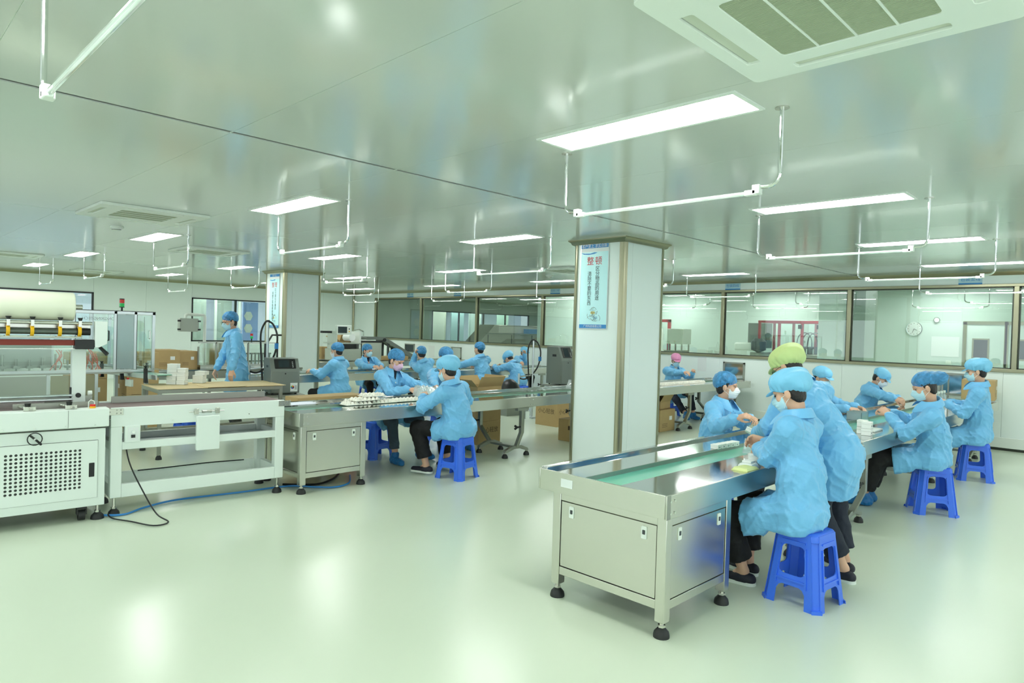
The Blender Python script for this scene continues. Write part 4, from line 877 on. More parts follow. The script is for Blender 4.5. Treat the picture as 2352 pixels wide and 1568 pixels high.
# ---- ink jet coders
def coder(x, y, z, rz, label, pole, wheel=True, h=.5):
    t = thing('inkjet_coder', label, 'printer', (x, y, z), R(rz)); w, d = .40, .36
    b = MB(); b.prism([(-d/2, .02), (d/2, .02), (d/2, h), (-d/2+.09, h), (-d/2, h*.68)], -w/2, w/2, lambda a, zz, c_: Vector((c_, a, zz))); body = L(b, 'housing', M_grey, t, bevel=.006)
    n = Vector((0, -(h*.32), -.09)).normalized(); nn = Vector((0, -h*.32, .09)).normalized()
    p0 = Vector((0, -d/2, h*.68)); p1 = Vector((0, -d/2+.09, h)); up = (p1-p0).normalized(); nrm = Vector((0, -up.z, up.y))
    def fn(a, b_, c_): q = p0+up*b_+nrm*c_; return Vector((a, q.y, q.z))
    l = (p1-p0).length
    c = L(MB().plate([rrect(-.14, .02, .15, l-.015, .01)], .004, lambda a, b_, c_: fn(a, b_, c_+.001)), 'front_bezel', M_black, t)
    L(MB().plate([rrect(-.085, .04, .06, l-.035, .004)], .002, lambda a, b_, c_: fn(a, b_, c_+.006)), 'screen', M_screen, c); b = MB()
    for k in range(4): b.plate([rrect(.1, .04+.025*k, .115, .05+.025*k, .003, 1)], .003, lambda a, b_, c_: fn(a, b_, c_+.006))
    L(b, 'keys', M_paper, c)
    L(MB().box(-w/2+.02, -d/2-.002, .03, w/2-.02, -d/2, h*.64), 'front_door', mat('machine_grey2', (126, 134, 128), .4, metal=.3), t, bevel=.002)
    L(MB().cyl((0, -d/2-.002, h*.58), (0, -d/2-.008, h*.58), .01, 10), 'door_lock', M_black, t)
    b = MB(); b.box(-w/2-.002, -.05, h*.74, -w/2, .04, h*.8); L(b, 'side_grip', M_black, t)
    for sx in (-.16, .16):
        for sy in (-.13, .13): L(MB().cyl((sx, sy, 0), (sx, sy, .02), .015, 10), 'foot', M_rub, t)
    if wheel:
        c = L(MB().box(.07, -d/2-.004, .04, .17, -d/2-.002, .16), 'colour_sticker', M_paper, t, smooth=False)
        for k, cc in enumerate(((200, 40, 60), (230, 160, 40), (90, 170, 70), (40, 120, 180), (110, 60, 150), (60, 60, 60))):
            b = MB(); b.plate([[(.1, .1)]+[(.1+.024*math.cos(R(60*k+s)), .1+.024*math.sin(R(60*k+s))) for s in (0, 20, 40, 60)]], .001, lambda a, zz, c_: Vector((a, -d/2-.0045-c_, zz))); L(b, 'colour_wedge', mat('wedge%d' % k, cc, .5), c, smooth=False)
        b = MB(); [b.box(.13, -d/2-.0048, .07+.015*k, .162, -d/2-.004, .076+.015*k) for k in range(4)]; L(b, 'printed_lines', M_greyd, c, smooth=False)
    # trolley table under it
    t2 = thing('coder_trolley', label.split(' coder')[0]+' coder trolley table with steel frame', 'trolley', (x, y, 0), R(rz))
    L(MB().box(-.26, -.24, z-.03, .26, .24, z-.001), 'trolley_top', M_steeld, t2, bevel=.002)
    for sx in (-.24, .22):
        for sy in (-.22, .2): L(MB().box(sx, sy, .0, sx+.025, sy+.025, z-.03), 'leg', M_steeld, t2)
    L(MB().box(-.24, -.22, .2, .24, .22, .215), 'lower_shelf', M_steeld, t2)
    px, py, pz = pole
    t3 = thing('print_head_stand', label.split(' coder')[0]+' coder print head stand with black hose loop', 'stand', (px, py, 0))
    MB().cyl((px, py, 0.02), (px, py, pz), .018, 10).build('pole', M_alup, t3); MB().box(px-.09, py-.09, 0, px+.09, py+.09, .025).build('base', M_alup, t3)
    r_ = Vector((.7, -.7, 0)); c0 = Vector((px, py, pz-.28))
    pts = [c0+Vector((-.05*.7, .05*.7, -.75)), c0+r_*-.09+Vector((0, 0, -.2)), c0+r_*-.10+Vector((0, 0, .1)), c0+r_*-.05+Vector((0, 0, .25)), c0+Vector((0, 0, .28)), c0+r_*.08+Vector((0, 0, .23)), c0+r_*.14+Vector((0, 0, .05)), c0+r_*.1+Vector((0, 0, -.2)), c0+r_*-.02+Vector((0, 0, -.38)), c0+r_*-.15+Vector((0, 0, -.46)), c0+r_*-.26+Vector((0, 0, -.44))]
    MB().tube(cr(pts), .014, 8).build('black_hose', M_black, t3)
    MB().cyl((px, py, pz-.01), (px, py, pz+.02), .025, 8).build('pole_clamp', M_black, t3); q = c0+r_*.13+Vector((0, 0, -.05)); MB().box(q.x-.02, q.y-.02, q.z-.06, q.x+.02, q.y+.02, q.z+.02).build('blue_clip', M_cblue, t3)
    b = MB(); b.cyl((px, py, pz-.66), c0+r_*-.26+Vector((0, 0, -.42)), .014, 8); b.cyl(c0+r_*-.26+Vector((0, 0, -.36)), c0+r_*-.26+Vector((0, 0, -.56)), .022, 10); b.build('print_head_arm', M_alup, t3)
    return t
coder(4.42, 8.95, .66, -10, 'grey inkjet coder with screen and round colour sticker before the far column', (4.34, 9.24, 1.67))
coder(9.72, 8.32, .64, 3, 'taller grey inkjet coder beside the left edge of the near column', (9.25, 8.6, 1.47), wheel=False, h=.72)
tag(MB().lathe([(.17, 0), (.23, .07), (.22, .2), (.16, .31), (.07, .38), (.02, .39)], (9.25, 9.2, .3), 14).build('black_bag', M_black), 'slumped black bag between the bent worker and the taller coder', 'bag')
tag(MB().box(9.0, 9.0, 0, 9.5, 9.4, .3).build('low_stand', M_steeld, bevel=.004), 'low steel stand under the slumped black bag', 'stand')
# ---- labelling machine + inclined conveyor on far bench
t = thing('labelling_machine', 'labelling machine with white touch screen on the farthest bench', 'machine', (8.8, 14.3, .79))
MB().box(8.6, 14.1, .79, 9.3, 14.6, 1.08).build('cabinet', M_steel, t, bevel=.004); MB().box(8.72, 14.085, 1.09, 9.15, 14.4, 1.2).build('dark_slot', M_black, t)
MB().box(8.55, 14.1, 1.2, 9.3, 14.6, 1.23).build('deck', M_steel, t)
for x in (8.6, 9.25): MB().box(x, 14.12, 1.08, x+.05, 14.5, 1.5).build('upright', M_white, t)
c = MB().box(8.56, 14.0, 1.42, 8.96, 14.08, 1.64).build('screen_housing', M_white, t, bevel=.006); MB().box(8.59, 13.995, 1.46, 8.83, 14.0, 1.61).build('screen', M_screen, c)
for z in (1.5, 1.56): MB().cyl((8.89, 13.995, z), (8.89, 14.0, z), .015, 10).build('button', M_yel if z < 1.55 else M_black, c)
MB().cyl((9.1, 14.2, 1.35), (9.1, 14.5, 1.35), .09, 20).build('label_reel', M_paper, t); MB().tube([(9.0, 14.2, 1.5), (9.3, 14.2, 1.55), (9.42, 14.2, 1.5), (9.42, 14.2, 1.4)], .015, 6).build('reel_arm', M_chrome, t)
MB().box(8.3, 14.2, 1.45, 8.55, 14.3, 1.5).build('dark_arm', M_black, t)
for o_ in t.children: o_.location.x -= .3
t = thing('steel_cabinet', 'plain stainless steel hopper cabinet behind the masked man', 'cabinet', (9.3, 14.3, .79))
MB().box(9.02, 14.1, .79, 9.58, 14.6, 1.24).build('body', M_steel, t, bevel=.006); MB().box(9.0, 14.08, 1.24, 9.6, 14.62, 1.28).build('top_lid', M_black, t)
t = thing('inclined_conveyor', 'grey inclined conveyor descending right from the steel cabinet at the far wall', 'conveyor', (10.9, 15.3, 0))
P = [(9.8, 1.34), (10.35, 1.34), (11.6, .72)]
for s in (15.1, 15.4):
    b = MB(); b.prism([(9.8, 1.28), (10.3, 1.28), (11.6, .64), (11.6, .74), (10.36, 1.36), (9.8, 1.36)], s, s+.02, lambda a, z, y: Vector((a, y, z))); b.build('side_rail', M_grey, t)
b = MB(); b.prism([(9.8, 1.3), (10.32, 1.3), (11.6, .67), (11.6, .69), (10.33, 1.33), (9.8, 1.33)], 15.12, 15.4, lambda a, z, y: Vector((a, y, z))); b.build('belt', M_grey, t)
for x, z in ((10.5, 1.2), (10.8, 1.05), (11.5, .7)):
    for y in (15.12, 15.38): MB().box(x-.03, y, 0, x+.03, y+.03, z).build('leg', M_greyd, t)
MB().cyl((10.35, 15.08, 1.28), (10.35, 15.44, 1.28), .05, 12).build('drive_roller', M_black, t)
# ================================================================== room behind the glass
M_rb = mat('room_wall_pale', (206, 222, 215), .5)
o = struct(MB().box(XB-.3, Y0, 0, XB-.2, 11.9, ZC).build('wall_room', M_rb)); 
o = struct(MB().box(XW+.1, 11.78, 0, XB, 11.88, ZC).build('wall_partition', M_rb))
XD = 22.6
wd = struct(bpy.data.objects.new('wall_dim_room', None)); COL.objects.link(wd); wd.location = (17.5, YW, 0)
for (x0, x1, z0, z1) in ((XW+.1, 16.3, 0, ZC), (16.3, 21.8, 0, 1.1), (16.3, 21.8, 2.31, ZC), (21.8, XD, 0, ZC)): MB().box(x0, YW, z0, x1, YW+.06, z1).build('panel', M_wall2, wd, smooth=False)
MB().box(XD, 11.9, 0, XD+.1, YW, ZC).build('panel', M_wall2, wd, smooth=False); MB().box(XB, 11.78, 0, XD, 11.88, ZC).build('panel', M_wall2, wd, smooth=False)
struct(MB().box(XB, 11.8, -.1, XD+2, YW+3.5, 0).build('floor', M_floor, smooth=False)); struct(MB().box(XB, 11.8, ZC, XD+2, YW+3.5, ZC+.05).build('ceiling', M_ceil, smooth=False))
struct(MB().box(XB, YW+3.2, 0, XD+2, YW+3.3, ZC).build('wall_corridor', M_corr))
w = struct(bpy.data.objects.new('window_13', None)); COL.objects.link(w); w.location = (19, YW, 1.1)
b = MB()
for x in (16.3, 17.67, 19.02, 20.3, 21.76): b.box(x, YW-.02, 1.1, x+.04, YW+.05, 2.31)
b.box(16.3, YW-.02, 1.1, 21.8, YW+.05, 1.13); b.box(16.3, YW-.02, 2.28, 21.8, YW+.05, 2.31); b.build('window_frame', M_black, w)
for x0, x1 in ((16.34, 17.67), (17.71, 19.02), (19.06, 20.3), (20.34, 21.76)): MB().box(x0, YW+.02, 1.13, x1, YW+.026, 2.28).build('pane', M_glass, w, smooth=False)
for k, (x, c_) in enumerate(((16.3, (110, 140, 225)), (17.3, (224, 226, 214)), (18.3, (160, 190, 196)), (19.3, (214, 230, 232)), (21.0, (190, 220, 210)))):
    MB().box(x, YW+1.2, .4, x+.7, YW+1.25, 2.5).build('yard_board', mat('yard%d' % k, c_, .6), w)
for k, x in enumerate((13.5, 16.5, 18.5, 20.5, 22.5)):
    dup(lp, (x, YW+.8, ZC-.03), R(90), '%s bright lamp panel in the corridor behind the far right windows' % ['leftmost', 'second', 'middle', 'fourth', 'rightmost'][k], 'far corridor lamps')
t = thing('drying_tunnel', 'steel tunnel machine with sloped end and perforated top behind the far glass', 'machine', (18.0, 17.6, 0))
b = MB(); b.prism([(15.7, .9), (16.75, 1.82), (19.2, 1.82), (19.2, .0), (15.7, 0)], 17.5, 18.3, lambda x, z, a: Vector((x, a, z))); b.build('housing', M_steeld, t, bevel=.01)
b = MB(); [b.box(x, 17.495, z, x+.025, 17.5, z+.02) for x in np.arange(16.95, 19.15, .07) for z in np.arange(1.56, 1.76, .045)]; o = b.build('vent_holes', M_white, t, smooth=False); o['kind'] = 'stuff'
for x in (16.4, 17.6, 18.7): MB().box(x, 17.485, .2, x+.03, 17.5, 1.46).build('door_gap', M_greyd, t)
MB().box(16.3, 17.45, 1.49, 19.2, 17.5, 1.52).build('ledge', M_steelt, t); c = MB().box(18.2, 17.2, 1.525, 18.7, 17.45, 1.7).build('blue_motor', mat('motor_blue', (60, 110, 150), .4), t)
struct(MB().box(13.5, 11.9, 0, 13.75, 12.35, ZC).build('wall_pilaster', M_wall))
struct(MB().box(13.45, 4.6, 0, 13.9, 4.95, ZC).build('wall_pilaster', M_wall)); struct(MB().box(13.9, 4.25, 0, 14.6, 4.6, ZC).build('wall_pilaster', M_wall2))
# red framed machine
t = thing('red_framed_machine', 'machine guard with red frame and clear doors behind the glass', 'machine', (15.3, 6.2, 0)); e = .05
for x in (15.0, 15.8):
    for y in (6.84, 6.38, 5.87, 5.47): MB().box(x, y-e/2, .9, x+e, y+e/2, 2.0).build('red_post', M_red, t)
for (x0, y0, x1, y1) in ((15, 5.45, 15.05, 6.87), (15.8, 5.45, 15.85, 6.87), (15.05, 6.82, 15.8, 6.87), (15.05, 5.45, 15.8, 5.5)): MB().box(x0, y0, 1.99, x1, y1, 2.04).build('red_rail', M_red, t)
MB().box(14.9, 5.3, 0, 15.9, 7.0, 1.3).build('machine_base', M_steeld, t, bevel=.01)
MB().box(15.02, 5.5, 1.3, 15.03, 6.82, 1.98).build('clear_door', M_pc, t, smooth=False)
MB().box(15.2, 6.75, 1.4, 15.5, 7.2, 1.98).build('grey_box', M_grey, t); MB().box(14.8, 6.9, 1.33, 15.1, 7.35, 1.52).build('white_hopper', M_white, t, bevel=.04)
MB().lathe([(.02, 0), (.16, .06), (.17, .25), (.1, .32)], (14.8, 6.75, 1.3), 18).build('motor', M_greyd, t)
for k in range(3): y = 5.65+.12*k; MB().tube(cr([(15.4, y+.25, 1.45), (15.4, y+.2, 1.7), (15.4, y+.05, 1.78), (15.4, y-.08, 1.65), (15.4, y-.1, 1.35)]), .012, 6).build('black_hose', M_greyd, t)
for k in range(4): y = 5.62+.15*k; b = MB(); b.box(15.3, y, 1.3, 15.4, y+.08, 1.42+.04*(k % 2)); b.box(15.28, y-.03, 1.42, 15.42, y+.05, 1.47); b.build('mechanism', M_greyd, t)
b = MB(); b.cyl((15.3, 5.95, 1.45), (15.3, 5.95, 1.62), .02, 8); b.cyl((15.3, 5.95, 1.55), (15.3, 5.95, 1.6), .045, 10); b.build('nozzle', M_steeld, t)
for y in (5.9, 5.5): MB().box(14.96, y-.04, 1.86, 15.0, y+.04, 1.95).build('latch', M_black, t)
t = thing('red_guard_machine', 'red framed machine with steel hopper behind the glass, right of the near column', 'machine', (15.3, 9.2, 0))
MB().box(15, 9.1, 0, 15.8, 10.2, 1.25).build('machine_base', M_steeld, t)
for y in (9.2, 10.1): MB().box(15.0, y, 1.25, 15.06, y+.07, 2.03).build('red_post', M_red, t)
MB().box(15.0, 9.2, 1.97, 15.06, 10.17, 2.04).build('red_rail', M_red, t); MB().tube([(14.8, 9.9, 1.8), (14.8, 9.4, 1.8), (14.8, 9.32, 1.78), (14.8, 9.3, 1.7), (14.8, 9.3, 1.25)], .035, 10).build('white_pipe', M_white, t); MB().box(14.76, 9.26, 0, 14.84, 9.34, 1.25).build('pipe_base', M_white, t)
t = thing('steel_hopper_cabinet', 'stainless cabinet on legs behind the glass above the pink cap', 'cabinet', (15.1, 8.95, 0)); MB().box(14.8, 8.7, 1.42, 15.2, 9.15, 1.8).build('body', M_steel, t, bevel=.004)
for x in (14.82, 15.15):
    for y in (8.73, 9.1): MB().box(x, y, 0, x+.03, y+.03, 1.42).build('leg', M_steeld, t)
# clock, notice, doors
XR = 16.9-.001
t = thing('wall_clock', 'round white wall clock seen through the right glass', 'clock', (XR, 4.14, 1.94))
def disc(r, x, m, nm, par, cy=4.14, cz=1.94, th=.01): return MB().cyl((x, cy, cz), (x-th, cy, cz), r, 32).build(nm, m, par)
disc(.16, XR, M_steelt, 'case', t, th=.03); disc(.145, XR-.03, M_paper, 'dial', t, th=.003)  # grey rim of the case stands in for the clock's shadow edge
for k in range(12): a = R(30*k); MB().cbox((XR-.036, 4.14+.12*math.sin(a), 1.94+.12*math.cos(a)), (.002, .008, .02)).build('hour_mark', M_black, t)
for a, l, nm in ((R(-200), .1, 'minute_hand'), (R(-120), .065, 'hour_hand')): MB().tube([(XR-.04, 4.14, 1.94), (XR-.04, 4.14+l*math.sin(a), 1.94+l*math.cos(a))], .004, 4).build(nm, M_black, t)
t = thing('pressure_gauge', 'small round gauge on a post seen through the right glass', 'gauge', (XR, 3.71, 2.14)); disc(.06, XR, M_steelt, 'case', t, 3.71, 2.14, .04); disc(.05, XR-.04, M_paper, 'dial', t, 3.71, 2.14, .003)
tag(MB().box(XR-.006, 3.28, 1.35, XR, 3.8, 1.78).build('notice_board', M_paper), 'blank white notice board under the gauge behind the right glass', 'board'); tag(MB().box(XR-.01, 3.42, 1.2, XR, 3.52, 1.27).build('wall_socket', M_white), 'small white wall socket below the notice board', 'socket')
for k, y in enumerate((3.17, 2.45)):
    t = struct(bpy.data.objects.new('door_%d' % (k+1), None)); COL.objects.link(t); t.location = (XR, y, 0)
    b = MB(); b.box(XR-.04, y-.02, 0, XR, y+.05, 2.1); b.box(XR-.04, y-.72, 2.05, XR, y+.05, 2.12); b.box(XR-.04, y-.72, 0, XR, y-.68, 2.1); b.build('door_frame', M_alu, t)
    MB().box(XR-.02, y-.68, 0, XR, y-.02, 2.05).build('door_leaf', M_rb, t); c = MB().box(XR-.03, y-.42, 1.33, XR-.021, y-.12, 1.76).build('window_frame', M_alu, t); MB().box(XR-.034, y-.39, 1.36, XR-.03, y-.15, 1.73).build('pane', M_screen, c)
    MB().cyl((XR-.02, y-.6, 1.1), (XR-.08, y-.6, 1.1), .02, 10).build('door_handle', M_chrome, t)
# ================================================================== people: implicit surfaces polygonised with surface nets
def V3(*a): return np.array(a, np.float64)
def unit(v): return v/(np.linalg.norm(v)+1e-9)
class Sdf:
    """list of primitives in world space blended with a smooth union"""
    def __init__(s, k=.02): s.p = []; s.k = k; s.lo = []; s.hi = []
    def _b(s, pts, r):
        for p in pts: s.lo.append(np.asarray(p)-r); s.hi.append(np.asarray(p)+r)
    def cap(s, a, b, ra, rb=None, sq=None, k=None):
        a = np.asarray(a, float); b = np.asarray(b, float); rb = ra if rb is None else rb; m = max(ra, rb)*(sq[1] if sq else 1)
        s.p.append(('c', a, b, ra, rb, sq, k)); s._b((a, b), m*1.1+.02); return s
    def ell(s, c, r, M=None, k=None):
        c = np.asarray(c, float); s.p.append(('e', c, np.asarray(r, float), np.eye(3) if M is None else M, k)); s._b((c,), max(r)+.02); return s
    def ev(s, P):
        d = None
        for q in s.p:
            if q[0] == 'c':
                _, a, b, ra, rb, sq, k = q; ba = b-a; pa = P-a; h = np.clip(pa @ ba/(ba @ ba+1e-12), 0, 1); w = pa-h[:, None]*ba
                if sq: n = sq[0]; t = w @ n; w = w+np.outer(t*(1./sq[2]-1), n); l = np.sqrt((w*w).sum(1)); e = l-(ra+(rb-ra)*h); e *= min(1, sq[2])
                else: e = np.sqrt((w*w).sum(1))-(ra+(rb-ra)*h)
            else:
                _, c, r, M, k = q; L_ = (P-c) @ M; k0 = np.sqrt(((L_/r)**2).sum(1)); k1 = np.sqrt(((L_/(r*r))**2).sum(1)); e = k0*(k0-1)/(k1+1e-9)
            k = s.k if k is None else k
            if d is None: d = e
            elif k <= 0: d = np.minimum(d, e)
            else: h = np.maximum(k-np.abs(d-e), 0)/k; d = np.minimum(d, e)-h*h*k*.25
        return d
def polygonise(fn, lo, hi, h):
    lo = np.asarray(lo)-h; n = np.ceil((np.asarray(hi)+h-lo)/h).astype(int)+1
    ax = [lo[i]+h*np.arange(n[i]) for i in range(3)]; G = np.stack(np.meshgrid(*ax, indexing='ij'), -1).reshape(-1, 3)
    v = fn(G).reshape(n).astype(np.float32); ins = v < 0
    c = np.zeros(n-1, bool); a_ = np.ones(n-1, bool); cs = []
    for dx in (0, 1):
        for dy in (0, 1):
            for dz in (0, 1): q = ins[dx:n[0]-1+dx, dy:n[1]-1+dy, dz:n[2]-1+dz]; c |= q; a_ &= q
    act = c & ~a_; idx = -np.ones(n-1, int); I = np.argwhere(act); idx[act] = np.arange(len(I))
    acc = np.zeros((len(I), 3)); cnt = np.zeros(len(I))
    for ax_ in range(3):
        o1, o2 = [x for x in range(3) if x != ax_]
        for d1 in (0, 1):
            for d2 in (0, 1):
                p = I.copy(); p[:, o1] += d1; p[:, o2] += d2; q = p.copy(); q[:, ax_] += 1
                va = v[tuple(p.T)]; vb = v[tuple(q.T)]; m = (va < 0) != (vb < 0); t = np.where(m, va/(va-vb+1e-12), 0)
                pos = p.astype(float); pos[:, ax_] += t; acc[m] += pos[m]; cnt[m] += 1
    vert = lo+h*acc/cnt[:, None]; F = []
    for ax_ in range(3):
        o1, o2 = [(1, 2), (2, 0), (0, 1)][ax_]
        sl = [slice(None)]*3; sl[ax_] = slice(0, n[ax_]-1); s2 = list(sl); s2[ax_] = slice(1, n[ax_]); A = ins[tuple(sl)]; B = ins[tuple(s2)]
        E_ = np.argwhere(A != B); ok = (E_[:, o1] > 0) & (E_[:, o2] > 0) & (E_[:, o1] < n[o1]-1) & (E_[:, o2] < n[o2]-1); E_ = E_[ok]
        if not len(E_): continue
        q = []
        for d1, d2 in ((0, 0), (1, 0), (1, 1), (0, 1)): p = E_.copy(); p[:, o1] -= d1; p[:, o2] -= d2; q.append(idx[tuple(p.T)])
        q = np.stack(q, 1); fl = ~A[tuple(E_.T)]; q[fl] = q[fl][:, ::-1]; F.append(q[(q >= 0).all(1)])
    return vert, (np.concatenate(F) if F else np.zeros((0, 4), int))
def np_obj(name, parts, mats, parent, off):
    """parts: list of (verts, quads, material index) joined into one mesh object"""
    vs = np.concatenate([p[0] for p in parts])-off; fs = []; mi = []; o = 0
    for (v, f, m) in parts: fs.append(f+o); mi.append(np.full(len(f), m)); o += len(v)
    fs = np.concatenate(fs); mi = np.concatenate(mi); me = bpy.data.meshes.new(name); me.vertices.add(len(vs)); me.vertices.foreach_set('co', vs.astype(np.float32).ravel())
    me.loops.add(fs.size); me.loops.foreach_set('vertex_index', fs.astype(np.int32).ravel()); me.polygons.add(len(fs)); me.polygons.foreach_set('loop_start', np.arange(0, fs.size, 4, dtype=np.int32))
    me.update(calc_edges=True); me.validate()
    for m in (mats if isinstance(mats, list) else [mats]): me.materials.append(m)
    if len(parts) > 1 and mi.max() > 0: me.polygons.foreach_set('material_index', mi.astype(np.int32))
    me.polygons.foreach_set('use_smooth', np.ones(len(me.polygons), bool)); me.update()
    ob = bpy.data.objects.new(name, me); COL.objects.link(ob); ob.parent = parent; return ob
def rot(ax, a):
    c, s = math.cos(a), math.sin(a)
    return {'x': np.array([[1, 0, 0], [0, c, -s], [0, s, c]]), 'y': np.array([[c, 0, s], [0, 1, 0], [-s, 0, c]]), 'z': np.array([[c, -s, 0], [s, c, 0], [0, 0, 1]])}[ax]
def ik(a, t, l1, l2, pole):
    d = t-a; L_ = min(np.linalg.norm(d), (l1+l2)*.995); d = unit(d); x = (l1*l1-l2*l2+L_*L_)/(2*L_); y = math.sqrt(max(l1*l1-x*x, 0)); p = pole-d*(pole @ d); return a+d*x+unit(p)*y, a+d*L_
def folds(P, seed, amp, f=34.):
    a = P @ V3(.8, .5, 1.1)*f*.55; b = P @ V3(-.6, 1.0, .9)*f*.7; c = P @ V3(1.0, -.7, .4)*f*.45
    w = np.sin(a+2.2*np.sin(c+seed))+.7*np.sin(b+1.7*np.sin(a*.6+seed*1.3)); r = 1-np.abs(w/1.7); e = P @ V3(.3, 1.3, -.5)*f*1.1; r2_ = 1-np.abs(np.sin(e+1.8*np.sin(a*.8)+seed)); r3 = 1-np.abs(np.sin(c*1.9+1.5*np.sin(b*.7+seed)+seed)); return -amp*(1.7*r**3+.9*r2_**4+.7*r3**5-.75)
def hand_prims(S, wrist, d, n, side, curl=.5, scale=1., spread=.14):
    d = unit(d); n = unit(n-d*(n @ d)); l = np.cross(d, n)*side     # l points to the thumb side
    s = scale; base = wrist+d*.082*s; widths = [.027, .009, -.009, -.027]; lens = [.040, .045, .042, .033]
    for w, q in zip(widths, (.0125, .013, .0125, .0115)): S.cap(wrist+l*w*.55*s, base+l*w*s, .0145*s, q*s, k=.012)
    S.ell(wrist+d*.045*s+n*.002, V3(.034*s, .046*s, .017*s), np.stack([l, d, n], 1), k=.01)
    for i, (w, ln) in enumerate(zip(widths, lens)):
        p = base+l*w*s-d*.004; a = R(18)+curl*R(28)+i*R(3); dirv = d+l*(w*spread*5); dirv = unit(dirv)
        for j, f_ in enumerate((1., .66, .52)):
            dd = dirv*math.cos(a)+n*math.sin(a); q = p+dd*ln*f_*s; S.cap(p, q, (.0088-.0011*j)*s, (.0082-.0012*j)*s, k=.004); p = q; a += curl*R(48)
    t0 = wrist+d*.018*s+l*.02*s; t1 = wrist+d*.052*s+l*.045*s+n*.018*s; t2 = t1+unit(d*.8+l*.15+n*.5)*.032*s; t3 = t2+unit(d*.9-l*.3+n*.4)*.026*s
    S.cap(t0, t1, .0145*s, .0115*s, k=.012); S.cap(t1, t2, .0108*s, .0095*s, k=.004); S.cap(t2, t3, .0092*s, .0075*s, k=.004)
def person(label, pos, az, seat=None, head=(0, 0), lean=10, twist=0, side=0, hands=None, feet=None, cap='net', capm=None, mask=None, trousers=None, shoes='cover', res=1., size=1., skirt=.62, hipz=None, glasses=False, curl=.5, female=True, palm=None, look=None, pole=(.9, .35), hairbun=False, buttons=False, hem=None, legs=True, wide=False, collar=True, seed=1, inner=None, wtch=False, straps=True, hp=None):
    pos = V3(pos[0], pos[1], 0.); fw = V3(math.cos(R(az)), math.sin(R(az)), 0); rt = V3(fw[1], -fw[0], 0); up = V3(0, 0, 1.)
    root = thing('person', label, 'person', tuple(pos)); off = pos
    hz = hipz if hipz else (seat+.085 if seat else .86*size); hip = pos+up*hz
    ln = R(lean); tu = unit(up*math.cos(ln)+fw*math.sin(ln)+rt*math.sin(R(side))); tw = R(twist); f2 = fw*math.cos(tw)+rt*math.sin(tw); f2 = unit(f2-tu*(f2 @ tu)); r2 = np.cross(f2, tu)
    z = size; TL = .50*z; hd_p = R(head[1])
    if hp is not None:
        for _ in range(4):
            hf0 = unit(V3(f2[0], f2[1], 0)); hu0 = up*math.cos(hd_p)+hf0*math.sin(hd_p); nbt = V3(*hp)-hu0*.105*z-f2*.02-tu*.035*z
            TL = min(max(np.linalg.norm(nbt-hip), .42*z), .62*z); tu = unit(nbt-hip); f2 = unit(f2-tu*(f2 @ tu)); r2 = np.cross(f2, tu)
    mid = hip+tu*.40*TL+(-fw*.02 if seat else 0); chest = hip+tu*.74*TL; nb = hip+tu*TL; sw = (.158 if female else .175)*z
    sh = [nb-tu*.085*z+r2*sw*s for s in (-1, 1)]; hd_y, hd_p = R(head[0]), R(head[1])
    hf = f2*math.cos(hd_y)+r2*math.sin(hd_y)
    hf = unit(V3(hf[0], hf[1], 0)); hr = V3(hf[1], -hf[0], 0); hu = up*math.cos(hd_p)+hf*math.sin(hd_p); hf = hf*math.cos(hd_p)-up*math.sin(hd_p)
    hc = nb+tu*.035*z+hu*.105*z+(f2*.02); HM = np.stack([hr, hf, hu], 1)             # head local x,y,z -> world
    def hw(*p): return hc+HM @ (V3(*p)*z)
    # arms
    ua, fa = .27*z, .245*z; el = []; wr = []; hdirs = []
    for i, s in enumerate((-1, 1)):
        t = V3(*hands[i]) if hands and hands[i] is not None else sh[i]-up*.46+fw*.12+r2*s*.05
        pl = -up*pole[0]+r2*s*pole[1]-fw*.25; d0 = unit(t-sh[i]); e, w_ = ik(sh[i], t-d0*0, ua, fa, pl); el.append(e); wr.append(w_)
    # legs
    th, sn = .43*z, .41*z; hips = [hip+rt*.085*s*z-up*.0 for s in (-1, 1)]; kn = []; an = []
    for i, s in enumerate((-1, 1)):
        if feet: t = V3(feet[i][0], feet[i][1], feet[i][2] if len(feet[i]) > 2 else 0)+up*.085
        else: t = pos+rt*.12*s+fw*(.38 if seat else .03)+up*.085
        k_, a_ = ik(hips[i], t, th, sn, fw+up*.35+rt*s*.25); kn.append(k_); an.append(a_)
    h = .0085*res
    # --- body: head and neck, hands, ankles on a concealed trunk
    B = Sdf(.03); B.cap(nb-tu*.06, hw(0, -.02, -.08), .05*z, .047*z); B.ell(hw(0, -.012, .045), V3(.076, .095, .088)*z, HM); B.ell(hw(0, .022, -.035), V3(.06, .07, .078)*z, HM); B.ell(hw(0, .062, -.095), V3(.022, .02, .016)*z, HM)
    B.cap(hw(0, .088, .008), hw(0, .108, -.030), .009*z, .0125*z, k=.012)
    for s in (-1, 1):
        B.ell(hw(.078*s, -.008, -.008), V3(.011, .02, .032)*z, HM, k=.006); B.cap(hw(.012*s, .088, .028), hw(.05*s, .076, .028), .008*z, k=.015); B.ell(hw(.036*s, .062, -.022), V3(.02, .015, .018)*z, HM)
        B.ell(hw(.014*s, .092, -.062), V3(.014, .008, .006)*z, HM, k=.008)
    eyes = [hw(.032*s, .077, .008) for s in (-1, 1)]
    def bf(P):
        d = B.ev(P)
        for e in eyes: q = .014*z-np.sqrt(((P-e-HM[:, 1]*.018)**2).sum(1)); hh = np.maximum(.012-np.abs(q-d), 0)/.012; d = np.maximum(d, q)+hh*hh*.012*.25
        return d
    parts = [(*polygonise(bf, np.min(B.lo, 0), np.max(B.hi, 0), .0055*res), 0)]
    T_ = Sdf(.05); T_.cap(hip, chest, .09, .1); T_.cap(chest, nb-tu*.03, .08, .05)
